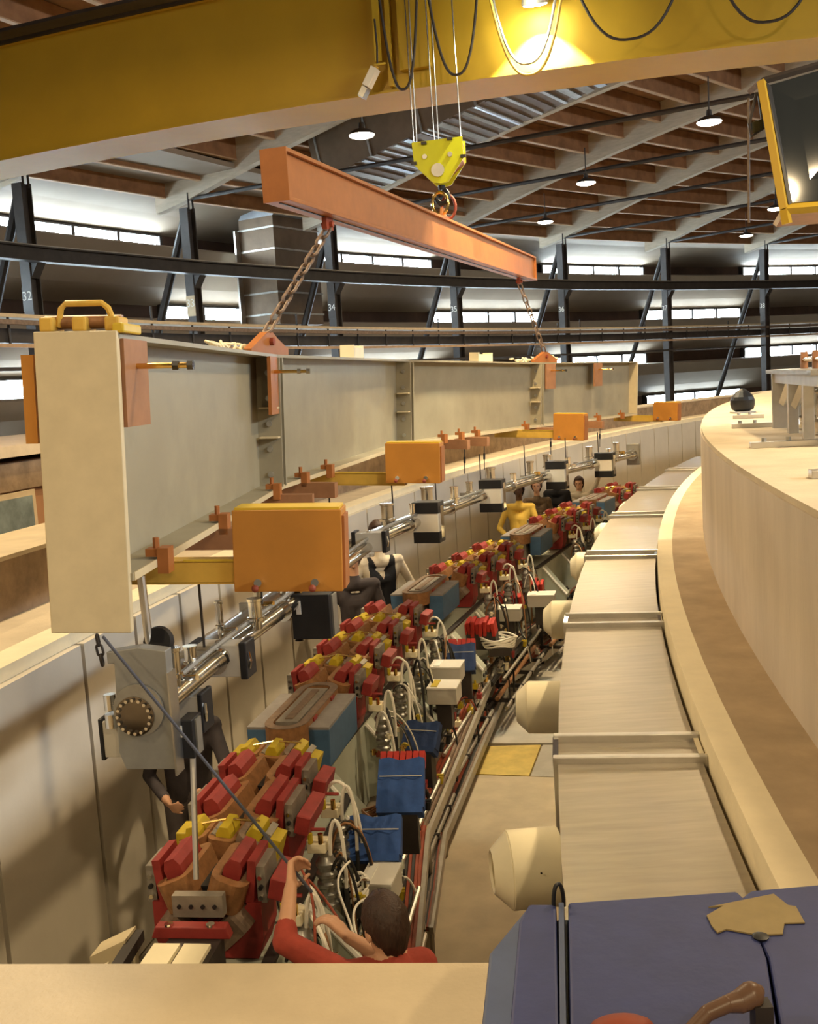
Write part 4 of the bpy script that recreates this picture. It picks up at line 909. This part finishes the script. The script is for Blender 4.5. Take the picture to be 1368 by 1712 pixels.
for i in range(3): MB().box((-.13 + .022 * i, -.045, .16), (.008, .004, .035), Matrix.Rotation(-.75, 4, 'X')).build('stroke', 'white_paint', c)
cover('connector_cover', 670, 1312, 84, 82, -2.8, 'cover_blue', 'largest blue cover with a red cloth along its top edge', 'cover', .7, top='cover_red')
cover('connector_cover', 702, 1230, 64, 44, -2.85, 'cover_navy', 'small dark blue cover behind the large blue one', 'cover', .7, rz=-.25)
cover('connector_cover', 768, 1098, 58, 40, -2.8, 'cover_navy', 'navy cover with red cloth behind the two grey boxes', 'cover', .6, top='cover_red')
def red_pile(px, py, w, z, label):
    k = atz(px, py, z); s = k.y / F; W = w * s; c = empty('red_connector_bundle', k, -.3, label, 'connectors')
    for i in range(8): MB().box((-W / 2 + W * (i + .5) / 8, random.uniform(-.02, .02), .05), (W / 8 * .9, .16, .13 + .03 * (i % 3)), rx=.25, ry=random.uniform(-.1, .1)).build('plug', 'cover_red', c, bevel=.006)
    MB().box((0, .03, -.10), (W, .16, .2)).build('stand', 'dark_steel', c)
red_pile(803, 1055, 56, -2.75, 'bundle of red connectors beside the white cable coil')
red_pile(850, 1010, 52, -2.75, 'bundle of red connectors in front of a grey box'); red_pile(888, 988, 44, -2.75, 'farthest bundle of red connectors on the service side')
def gbox(px, py, w, h, z, label, dark=False):
    k = atz(px, py + h / 2, z); s = k.y / F; W = w * s; c = empty('junction_box', k, -.22, label, 'box')
    MB().box((0, .12, .07), (W, .26, .14)).build('case', 'box_grey', c, bevel=.006); MB().box((0, .12, .146), (W * 1.02, .27, .012)).build('lid', 'pump_white', c)
    MB().box((-W * .28, .12, .155), (W * .22, .20, .006)).build('sticker', 'white_paint' if not dark else 'yellow_magnet', c); MB().box((0, .12, -.12), (W * .5, .12, .24)).build('stand', 'dark_steel', c)
gbox(740, 1158, 52, 40, -2.80, 'nearer of the two grey metal boxes on the service side', True); gbox(745, 1127, 54, 30, -2.75, 'farther of the two grey metal boxes, white sticker on its lid')
gbox(845, 1028, 52, 22, -2.85, 'grey box lying before the middle red connectors'); gbox(905, 1000, 46, 30, -2.85, 'grey box beside the farthest red connectors'); gbox(630, 1490, 60, 60, -2.85, 'pale grey box with a paper on it right before the man in red')
def coil(px, py, z, r, mt, label):
    k = atz(px, py, z); c = empty('cable_coil', k, 0, label, 'cable')
    for j in range(5):
        rr = r * (.82 + .05 * j); m = MB(); m.tube([Vector((rr * math.cos(t), rr * .75 * math.sin(t) + .01 * j, .02 * j + .015 * math.sin(3 * t + j))) for t in [q * math.pi / 10 for q in range(20)]], .011, 6, closed=True); m.build('turn', mt, c, smooth=True)
    MB().box((0, 0, -.06), (r * 1.2, r, .09)).build('support', 'dark_steel', c)
coil(650, 1378, -2.95, .17, 'coil_copper', 'loop of copper cable behind the blue cover near the man'); coil(835, 1078, -2.9, .2, 'white_plastic', 'white cable coil beside the red connectors')
coil(598, 1500, -2.7, .06, 'white_plastic', 'small white cable coil in front of the man in red')
# loose hoses and wires in the gap by the man's hands
for i, (mt, lab, p) in enumerate([('rust_red', 'reddish wire hanging by the raised hand of the man in red', ((505, 1455, 4.6), (530, 1500, 4.5), (525, 1540, 4.4), (528, 1600, 4.3))),
        ('white_plastic', 'white hose running from the blue cover down to the grey box', ((585, 1440, 5.2), (545, 1475, 5.0), (575, 1500, 4.8), (590, 1560, 4.6))),
        ('rust_red', 'red and black lead running down between the hoses', ((515, 1470, 4.7), (545, 1500, 4.7), (560, 1530, 4.6), (610, 1600, 4.5))),
        ('white_plastic', 'thin white lead beside the small cable coil', ((620, 1500, 4.9), (580, 1510, 4.8), (590, 1540, 4.7), (600, 1580, 4.6))),
        ('black_rubber', 'thick black hose bending below the raised arm', ((470, 1455, 5.1), (450, 1500, 5.0), (480, 1530, 4.9), (470, 1570, 4.8)))]):
    q = [atY(*u) for u in p]; o0 = q[0]; c = MB().tube(bez(*[u - o0 for u in q], 16), .0065, 8).build('hose', mt, smooth=True, label=lab, cat='hose'); c.location = o0
# guide rope held by the man, thin chain at the girder end
HAND = atY(489, 1452, 3.92)
p = atY(172, 1064, 4.20)
rp_ = MB().cyl((0, 0, 0), HAND - p + (HAND - p).normalized() * .12, .0065, n=8).build('guide_rope', 'rope', label='dark guide rope stretched from the girder end to the raised hand', cat='rope'); rp_.location = p
chain('hand_chain', atY(162, 1062, 4.36), atY(172, 1112, 4.36), 'short dark chain hanging below the near girder end', .04, .006, 'dark_steel')
# ================================================================== AIR DUCT ALONG THE INNER WALL
du = empty('air_duct', pol(45.56, 7, -1.62), 0, 'square sheet metal air duct lying along the inner tunnel wall', 'duct'); do = pol(45.56, 7, -1.62)
def dsec(a0, a1, R0, R1, z0, z1, n=1):
    mb = MB().ring(R0, R1, z0, z1, a0, a1, n); mb.v = [(v[0] - do.x, v[1] - do.y, v[2] - do.z) for v in mb.v]; return mb
st = [5.86, 8.32, 11.3, 14.4, 17.6, 20.8, 24.0, 27.2]
for i, (a, b) in enumerate(zip(st, st[1:])):
    s = dsec(a + .34, b, 45.27, 45.86, -2.30, -1.62, 4).build('section', 'duct_metal', du)
    j = dsec(a, a + .34, 45.27, 45.86, -2.29, -1.625).build('coupling', 'duct_metal', du)
    for q in (a, a + .34):
        w_ = .018 * 57.3 / 45.5
        dsec(q - w_, q + w_, 45.25, 45.88, -2.32, -1.59).build('seam_flange', 'alu', j, bevel=.004)
    for R in (45.87, 45.27): dsec(a + .02, a + .32, R - .012, R + .012, -1.64, -1.60).build('corner_clip', 'chrome', j)
for i, a in enumerate((7.95, 10.45, 13.2, 16.0, 18.5, 21.0)):
    c = empty('pipe_stub', pol(45.87, a, -1.93), -math.radians(a), 'white plastic pipe stub on the side of the air duct, %s from the front' % ORD[i], 'pipe', 'white pipe stubs on the air duct')
    RY = Matrix.Rotation(-math.pi / 2, 4, 'Y')
    MB().lathe([(.13, 0), (.152, 0), (.152, .20), (.145, .205), (.13, .205)], 28, RY).build('collar', 'white_pipe', c, smooth=True)
    MB().lathe([(.135, .19), (.148, .205), (.085, .27), (.08, .27), (.075, .26), (.12, .2)], 28, RY).build('reducer', 'white_pipe', c, smooth=True)
    if i == 0: c.rotation_euler.z += .2; MB().cyl((-.10, -.153, .05), (-.10, -.149, .05), .004, n=6).build('screw', 'dark_steel', c)
# ================================================================== ON THE HIGH WALL
def wr(R, a): return pol(R, a, -.57)
for i, (R0, R1, a, wdt) in enumerate([(44.60, 44.25, 15.0, .08), (44.64, 44.2, 12.05, .08), (44.63, 44.3, 9.5, .09), (44.55, 44.25, 17.0, .07)]):
    p = wr(R0, a); q = wr(R1, a); L = (q - p).length
    c = empty('flat_bar', p, -math.radians(a), ['aluminium flat bar with two bolts behind the frame corner', 'long aluminium flat bar with two bolts under the aluminium frame', 'short aluminium bar lying nearest on the high wall', 'aluminium bar beside the black ball'][i], 'bar', 'aluminium bars on the wall top')
    MB().box((L / 2, 0, .02), (L, wdt, .04)).build('bar', 'alu', c, bevel=.003)
    for t in (.2, .55): MB().cyl((L * t, 0, .04), (L * t, 0, .065), .018, n=6).build('bolt', 'steel_dull', c)
p = wr(44.18, 11.9); q = wr(44.22, 14.7); y = (q - p).normalized(); x = y.cross(GZ).normalized(); Lr = (q - p).length
rk = empty('aluminium_frame', mat=frame(p, x, y, GZ), label='aluminium frame with struts and metal cylinders on the high inner wall', cat='frame')
Hr = .46
MB().box((.06, Lr, Hr / 2), (.24, .05, Hr)).build('end_panel', 'alu', rk, bevel=.003)
for yy in (0, Lr * .33, Lr * .66): MB().box((0, yy, Hr / 2), (.075, .075, Hr)).build('post', 'alu', rk, bevel=.003)
for yy in (0, Lr * .5): MB().box((.55, yy, Hr / 2), (.075, .075, Hr)).build('post', 'alu', rk, bevel=.003)
MB().box((0, Lr / 2, Hr - .04), (.08, Lr, .08)).build('top_beam', 'alu', rk); MB().box((.3, 0, Hr - .04), (.6, .08, .08)).build('top_beam', 'alu', rk)
MB().box((.25, Lr / 2, Hr + .015), (.7, Lr + .1, .03)).build('top_plate', 'steel_dull', rk)
MB().cyl((0, Lr * .9, .22), (0, Lr * .68, .42), .035, n=4).build('strut', 'alu', rk); MB().cyl((0, Lr * .6, .22), (0, Lr * .36, .42), .035, n=4).build('strut', 'alu', rk)
for yy in (Lr * .5, Lr * .82, Lr * .18):
    m = MB(); m.lathe([(0, .02), (.12, .02), (.12, .1), (.09, .12), (.09, .3), (.11, .32), (.05, .36), (0, .36)], 16, Matrix.Translation((.2, yy, 0))); m.build('cylinder', 'steel', rk, smooth=True)
for yy in (.1, Lr * .45, Lr * .7): MB().box((.1, yy, Hr + .09), (.05, .05, .14)).build('top_block', 'primer', rk)
MB().cyl((.1, .1, Hr + .1), (.1, Lr * .7, Hr + .1), .02, n=8).build('top_rod', 'brass', rk)
k = wr(44.45, 18.7); c = empty('black_globe', k, 0, 'black ball with a faceted dome standing on the wall top', 'ball')
MB().lathe([(.07, .0), (.07, .02), (.10, .035), (.112, .08), (.112, .12), (.0, .13)], 14).build('base', 'black', c, smooth=True)
MB().lathe([(.112, .115), (.10, .15), (.06, .20), (.02, .225), (0, .225)], 14).build('dome', 'black', c, smooth=False)
MB().box((0, 0, .0), (.2, .14, .03)).build('foot_plate', 'alu', c); c.scale = (1.2, 1.2, 1.2)
# ================================================================== FOREGROUND: blue cover on the slab
ZB = -1.10
bo = atz(1000, 1600, ZB)
bl = empty('blue_metal_cover', (bo.x, bo.y, EYE - 1.5), 0, 'large blue painted sheet metal cover in the lower right foreground', 'cover')
def bp(px, py, z=ZB): v = atz(px, py, z); return (v.x - bo.x, v.y - bo.y)
zt = ZB + 1.5
def bpan(name, pts, z0, z1, m, bev=.006): MB().prism(pts, z0, z1, axis='z').build(name, m, bl, bevel=bev)
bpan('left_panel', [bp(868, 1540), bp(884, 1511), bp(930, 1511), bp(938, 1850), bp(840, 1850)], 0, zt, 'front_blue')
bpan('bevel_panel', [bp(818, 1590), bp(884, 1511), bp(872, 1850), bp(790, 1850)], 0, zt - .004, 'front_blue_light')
bpan('groove', [bp(928, 1514), bp(952, 1513), bp(958, 1850), bp(930, 1850)], 0, zt - .03, 'black')
bpan('groove_rail', [bp(934, 1511), bp(943, 1511), bp(950, 1850), bp(938, 1850)], 0, zt + .004, 'front_blue_light', .002)
bpan('main_panel', [bp(950, 1508), bp(1232, 1489), bp(1246, 1502), bp(1282, 1600), bp(1320, 1850), bp(955, 1850)], 0, zt, 'front_blue')
bpan('right_panel', [bp(1240, 1500), bp(1256, 1488), bp(1460, 1470), bp(1500, 1850), bp(1330, 1850), bp(1286, 1600)], 0, zt, 'front_blue')
bpan('seam', [bp(1238, 1500), bp(1250, 1500), bp(1325, 1850), bp(1310, 1850)], 0, zt - .02, 'black')
def flat(name, pts, z, th, m, label, cat):
    q = [atz(x, y, z) for x, y in pts]; cx = sum(v.x for v in q) / len(q); cy = sum(v.y for v in q) / len(q)
    o = MB().prism([(v.x - cx, v.y - cy) for v in q], 0, th, axis='z').build(name, m, label=label, cat=cat); o.location = (cx, cy, EYE + z + .001); return o
flat('adhesive_tape', [(1182, 1533), (1210, 1517), (1185, 1519), (1294, 1497), (1318, 1516), (1331, 1518), (1346, 1545), (1312, 1546), (1309, 1564), (1270, 1566), (1215, 1556), (1200, 1562), (1190, 1550)], ZB, .003, 'tape', 'crumpled strip of brown adhesive tape on the blue cover', 'tape')
k = atz(1272, 1568, ZB); o = MB().lathe([(0, 0), (.014, 0), (.016, .004), (.008, .006), (0, .006)], 12).build('dark_hole', 'black', smooth=True, label='small black disc for the dark hole below the tape on the blue cover', cat='plug'); o.location = k  # black disc drawn in place of a dark hole in the cover
hp0 = atz(1140, 1730, ZB + .02); hp1 = atz(1262, 1660, ZB + .06)
c = empty('lever_handle', hp0, 0, 'brown lever handle with a thick rounded end at the bottom edge', 'handle')
d = hp1 - hp0
path = [Vector((0, 0, -.01)), d * .35 + Vector((0, 0, .012)), d * .62 + Vector((0, 0, .008)), d * .8, d * .95, d * 1.04]
m = MB(); rr = [.012, .013, .014, .019, .022, .012]; n = 12
for i in range(len(path) - 1): m.cyl(path[i], path[i + 1], rr[i], rr[i + 1], n)
for p_, r_ in zip(path[1:], rr[1:]): m.sphere(p_, r_ * .99, n=12, m=8)
m.build('grip', 'handle_brown', c, smooth=True)
MB().box(d * .98 + Vector((.01, -.01, -.045)), (.03, .03, .07)).build('bracket', 'dark_steel', c)  # dark block standing in for the shadow beneath the lever end
MB().cyl((0, 0, -.01), (-.03, -.03, -.02), .016, n=10).build('pivot', 'dark_steel', c)
k = atz(1040, 1722, ZB); m = MB(); m.sphere((0, 0, .005), (.055, .03, .018), n=14, m=8); o = m.build('rusty_cap', 'rust_red', smooth=True, label='red-orange rounded cap at the bottom edge on the blue cover', cat='cap'); o.location = k
k = atz(935, 1512, ZB); o = MB().tube(bez((-.011, 0, -.01), (-.014, .0, .06), (.014, .01, .06), (.011, .01, -.01), 12), .0045, 8).build('cable_loop', 'black', smooth=True, label='short black cable loop at the corner of the blue cover', cat='cable'); o.location = k
# ================================================================== PEOPLE
def capsule(m, p, q, r0, r1, n=12):
    p, q = Vector(p), Vector(q); m.cyl(p, q, r0, r1, n); m.sphere(p, r0, n=n, m=8); m.sphere(q, r1, n=n, m=8)
def hand_parts(w, d, up_v, side, curl, s=1.0):
    """palm + four fingers + thumb as capsules: w wrist, d pointing direction, up_v back-of-hand normal, side +1 when the thumb is towards +cross"""
    d = d.normalized(); up_v = (up_v - d * up_v.dot(d)).normalized(); x = d.cross(up_v) * side; P = []
    k0 = w + d * .085 * s
    for j, off in enumerate((-.028, -.010, .010, .028)): P.append((w + x * off * .6 * s + d * .012 * s, k0 + x * off * s, .014 * s, .0125 * s))
    for j, (off, ln) in enumerate(((.030, .068), (.010, .078), (-.010, .072), (-.029, .056))):
        a = k0 + x * off * s; dd = d.copy(); c = curl
        for q in range(3):
            ang_ = c * (q + 1) * .62; v = d * math.cos(ang_) - up_v * math.sin(ang_); b = a + v * ln * s * (.42, .33, .27)[q]
            P.append((a, b, (.0092, .0086, .0080)[q] * s, (.0088, .0082, .0072)[q] * s)); a = b
    t0 = w + d * .028 * s + x * .024 * s; t1 = t0 + (d * .6 + x * .75 - up_v * .25 * curl).normalized() * .036 * s; t2 = t1 + (d * .85 + x * .25 - up_v * .5 * curl).normalized() * .032 * s; t3 = t2 + (d * .9 - up_v * .6 * curl).normalized() * .024 * s
    P += [(t0, t1, .013 * s, .0105 * s), (t1, t2, .0105 * s, .0095 * s), (t2, t3, .0095 * s, .008 * s)]
    return P
def person(J, mats, label, voxel=.011, hair='hair_brown', curlL=.9, curlR=.9, sleeve='long', vest=None, cap=None):
    """J: world joint positions. mats: skin, shirt, trousers"""
    base = Vector((J['pelvis'].x, J['pelvis'].y, 3.8 - 3.8)); root = empty('person', base, 0, label, 'person')
    P = []                                                # (p, q, r0, r1, material)
    sk, sh, tr = 0, 1, 2
    def add(a, b, r0, r1, mt): P.append((Vector(a), Vector(b), r0, r1, mt))
    f = J['face'].normalized(); hd = J['head']; upv = (hd - J['neck']).normalized(); rt = f.cross(upv).normalized(); f = upv.cross(rt)
    sL, sR, ch, pe = J['shL'], J['shR'], J['chest'], J['pelvis']
    lat = (sR - sL).normalized()
    add(sL, sR, .068, .068, sh); add(ch - lat * .07, ch + lat * .07, .105, .105, sh); add(ch - lat * .07, pe - lat * .05, .105, .11, sh); add(ch + lat * .07, pe + lat * .05, .105, .11, sh)
    add(sL, ch - lat * .08, .062, .1, sh); add(sR, ch + lat * .08, .062, .1, sh); add(J['neck'] - upv * .06, J['neck'], .075, .058, sh)
    add(J['neck'] - upv * .02, hd - upv * .05, .052, .052, sk)
    for S_ in 'LR':
        add(J['sh' + S_], J['el' + S_], .056, .046, sh); 
        if sleeve == 'long': add(J['el' + S_], J['el' + S_].lerp(J['wr' + S_], .82), .046, .036, sh); add(J['el' + S_].lerp(J['wr' + S_], .75), J['wr' + S_], .030, .026, sk)
        elif sleeve == 'half': m_ = J['el' + S_].lerp(J['wr' + S_], .22); add(J['el' + S_], m_, .047, .044, sh); add(J['el' + S_], J['wr' + S_], .040, .026, sk)
        else: add(J['el' + S_], J['wr' + S_], .042, .028, sk)
        hip, kn, an, to = J['hip' + S_], J['kn' + S_], J['an' + S_], J['to' + S_]
        add(pe, hip, .11, .10, tr); add(hip, kn, .095, .062, tr); add(kn, an, .062, .045, tr); add(an - Vector((0, 0, .035)), to, .042, .034, 3)
        dirv = J.get('hd' + S_, (J['wr' + S_] - J['el' + S_]).normalized()); upn = J.get('hu' + S_, f)
        for a, b, r0, r1 in hand_parts(J['wr' + S_], dirv, upn, 1 if S_ == 'R' else -1, curlL if S_ == 'L' else curlR, 1.08): add(a, b, r0, r1, sk)
    m = MB()
    for a, b, r0, r1, mt in P: capsule(m, a - base, b - base, r0, r1)
    HM = frame(hd - base, rt, f, upv)
    hs_ = 1.0
    m.sphere((0, -.008, .012), (.076, .094, .10), HM, 16, 12); m.sphere((0, .022, -.052), (.056, .066, .062), HM, 14, 10)
    m.sphere((0, .094, -.022), (.012, .018, .024), HM, 10, 8); m.sphere((0, .085, .018), (.05, .014, .012), HM, 10, 8); m.sphere((0, .082, -.068), (.022, .012, .010), HM, 10, 6); m.sphere((0, .07, -.098), (.024, .02, .018), HM, 10, 6)
    for s_ in (-1, 1): m.sphere((s_ * .078, -.005, -.02), (.010, .022, .03), HM, 10, 8)
    me = m.mesh('person_raw'); tmp = bpy.data.objects.new('person_raw', me); COL.objects.link(tmp)
    r_ = tmp.modifiers.new('remesh', 'REMESH'); r_.mode = 'VOXEL'; r_.voxel_size = voxel
    s_ = tmp.modifiers.new('smooth', 'SMOOTH'); s_.factor = .5; s_.iterations = 3
    dg = bpy.context.evaluated_depsgraph_get(); me2 = bpy.data.meshes.new_from_object(tmp.evaluated_get(dg)); bpy.data.objects.remove(tmp); me2.name = 'body'
    for k in (mats[0], mats[1], mats[2], 'shoe', vest or mats[1]): me2.materials.append(M[k])
    n = len(me2.polygons); c = np.empty(n * 3); me2.polygons.foreach_get('center', c); c = c.reshape(n, 3) + np.array(base)
    best = np.full(n, 1e9); idx = np.zeros(n, int)
    for a, b, r0, r1, mt in P:
        a_, d_ = np.array(a), np.array(b - a); L2 = max(1e-9, d_ @ d_); t = np.clip(((c - a_) @ d_) / L2, 0, 1)
        dist = np.linalg.norm(c - a_ - t[:, None] * d_, axis=1) - (r0 + (r1 - r0) * t); w_ = dist < best; best[w_] = dist[w_]; idx[w_] = mt
    hdm = np.linalg.norm((c - np.array(hd)) / np.array([1, 1, 1.25]), axis=1) < .118; idx[hdm] = 0
    if vest:
        lf = (c - np.array(ch)) @ np.array(f); lx = (c - np.array(ch)) @ np.array(lat); lz = c[:, 2] - ch.z
        vm = (idx == 1) & (np.abs(lx) < .155) & ~((lf > 0) & (lz > .02) & (np.abs(lx) < (lz - .02) * .45)); idx[vm] = 4
    me2.polygons.foreach_set('material_index', idx.astype(np.int32)); me2.polygons.foreach_set('use_smooth', np.ones(n, bool)); me2.update()
    o = bpy.data.objects.new('body', me2); COL.objects.link(o); o.parent = root
    # hair: a cap over the skull, open at the face
    hm = MB(); nu, nv = 24, 14; vs = []; fs = []
    for i in range(nv + 1):
        t = math.pi * i / nv
        for j in range(nu):
            p_ = 2 * math.pi * j / nu; wob = 1 + .022 * math.sin(7 * p_ + 3 * t) + .02 * math.sin(11 * t + 2 * p_)
            vs.append(Vector((.086 * math.sin(t) * math.cos(p_) * wob, -.014 + .104 * math.sin(t) * math.sin(p_) * wob, .016 + .112 * math.cos(t) * wob * (1.28 if math.cos(t) < 0 and math.sin(p_) < -.35 else 1))))
    for i in range(nv):
        for j in range(nu):
            q = [vs[i * nu + j], vs[i * nu + (j + 1) % nu], vs[(i + 1) * nu + (j + 1) % nu], vs[(i + 1) * nu + j]]; cc = sum(q, Vector()) / 4
            if cc.z > .062 - max(0, cc.y) * .1 or (cc.y < .03 and cc.z > -.035 + cc.y * .9) or (cc.y < -.02 and cc.z > -.125): fs.append((i * nu + j, i * nu + (j + 1) % nu, (i + 1) * nu + (j + 1) % nu, (i + 1) * nu + j))
    ho = hm.add(vs, fs, HM).build('hair', hair, root, smooth=True); so = ho.modifiers.new('thick', 'SOLIDIFY'); so.thickness = .016; so.offset = -1
    for s2 in (-1, 1): MB().sphere((s2 * .031, .080, .0), (.011, .008, .007), HM, 8, 6).build('eye', 'black', root, smooth=True)
    return root
def stand(px, py, R, face_deg, height=None, lean=0.0):
    """joints of a standing figure whose head centre is seen at the pixel, at ring radius R, feet on the floor; face_deg = heading from +Y to the right"""
    h = atR(px, py, R); H = h.z + .115; k = H / 1.78
    a = math.radians(face_deg); f = Vector((math.sin(a), math.cos(a), 0)); r = Vector((math.cos(a), -math.sin(a), 0)); b = Vector((h.x, h.y, 0)) - f * lean
    def P(x, y, z): return b + r * x * k + f * (y + lean * max(0, z - .9) / .75) * k + Vector((0, 0, z * k))
    J = dict(head=h, neck=P(0, 0, 1.50), chest=P(0, 0, 1.27), pelvis=P(0, 0, .98), shL=P(-.17, 0, 1.43), shR=P(.17, 0, 1.43), face=f,
             elL=P(-.25, .0, 1.13), elR=P(.25, .0, 1.13), wrL=P(-.24, .14, .92), wrR=P(.24, .14, .92))
    for s, n in ((-1, 'L'), (1, 'R')):
        J['hip' + n] = P(s * .09, 0, .92); J['kn' + n] = P(s * .10, .02, .50); J['an' + n] = P(s * .11, -.02, .085); J['to' + n] = P(s * .12, .15, .035)
    return J, P
# man in red in front, seen from behind, holding the guide rope
h = atY(643, 1546, 3.72); fa_ = math.radians(-24); f = Vector((math.sin(fa_), math.cos(fa_), 0)); r = Vector((math.cos(fa_), -math.sin(fa_), 0)); b = Vector((h.x, h.y, 0)) - f * .06
def Pm(x, y, z): return b + r * x + f * y + Vector((0, 0, z))
zt = h.z - .205
J = dict(head=h, neck=Pm(0, .0, zt + .10), chest=Pm(0, .0, zt - .16), pelvis=Pm(0, -.02, zt - .47), shL=Pm(-.17, .0, zt + .07), shR=Pm(.125, .03, zt + .02), face=(f * .9 + r * -.1 + Vector((0, 0, -.1))),
         elL=atY(476, 1575, 3.66), wrL=atY(486, 1484, 3.84), elR=Pm(.14, .27, zt - .12), wrR=atY(582, 1566, 4.02))
J['hdL'] = (HAND - J['wrL']).normalized(); J['huL'] = Vector((-.5, .6, .2)); J['hdR'] = (atY(545, 1530, 4.06) - J['wrR']).normalized(); J['huR'] = Vector((.2, .1, 1))
for s, n in ((-1, 'L'), (1, 'R')):
    J['hip' + n] = Pm(s * .09, -.02, zt - .53); J['kn' + n] = Pm(s * .10, .0, .50); J['an' + n] = Pm(s * .11, -.04, .085); J['to' + n] = Pm(s * .12, .13, .035)
person(J, ('skin', 'shirt_red', 'trousers_blue'), 'man in a red shirt seen from behind, left arm raised to grip the guide rope', voxel=.0065, hair='hair_brown', curlL=1.25, curlR=.8, sleeve='half')
# the others along the outer wall
J, P = stand(590, 930, 48.4, 175); J['wrL'] = P(-.12, .25, 1.0); J['wrR'] = P(.10, .28, 1.02)
person(J, ('skin', 'jacket_dark', 'trousers_grey'), 'man in a dark jacket half hidden behind the large orange box', hair='hair_grey')
J, P = stand(632, 890, 48.35, 160); J['wrL'] = P(-.26, .2, .93); J['elL'] = P(-.30, .02, 1.16); J['wrR'] = P(.27, .22, .95); J['elR'] = P(.30, .02, 1.16)
person(J, ('skin', 'shirt_cream', 'trousers_blue'), 'man in a black vest over a cream shirt leaning on the magnets', vest='vest_black', sleeve='half')
J, P = stand(867, 818, 48.2, 195); J['wrL'] = P(-.10, .32, 1.05); J['elL'] = P(-.28, .1, 1.15); J['wrR'] = P(.08, .34, 1.02); J['elR'] = P(.28, .1, 1.15)
person(J, ('skin_dark', 'shirt_yellow', 'trousers_grey'), 'man in a bright yellow sweater bending over the far magnets', hair='hair_black', voxel=.012)
J, P = stand(897, 812, 48.35, 190)
person(J, ('skin', 'camo', 'trousers_grey'), 'man in a brown patterned jacket between the yellow sweater and the black coat', voxel=.012)
J, P = stand(930, 800, 48.3, 200)
person(J, ('skin', 'vest_black', 'trousers_grey'), 'person in a black coat standing behind the fourth pump', hair='hair_black', voxel=.012)
J, P = stand(968, 808, 48.15, 200); J['elR'] = P(.34, .05, 1.62); J['wrR'] = P(.42, .12, 1.86); J['elL'] = P(-.33, .05, 1.62); J['wrL'] = P(-.42, .12, 1.84)
J['hdL'] = Vector((.1, 0, 1)); J['hdR'] = Vector((-.1, 0, 1))
person(J, ('skin', 'shirt_cream', 'trousers_blue'), 'man in a pale shirt reaching up with both arms to the far chamber', voxel=.012)
J, P = stand(305, 1160, 48.45, 165, lean=.22); J['wrL'] = P(-.1, .5, 1.15); J['elL'] = P(-.25, .25, 1.1); J['wrR'] = P(.15, .45, 1.1)
person(J, ('skin', 'jacket_dark', 'trousers_grey'), 'person in grey trousers stooping behind the near end of the vacuum chamber', voxel=.010)
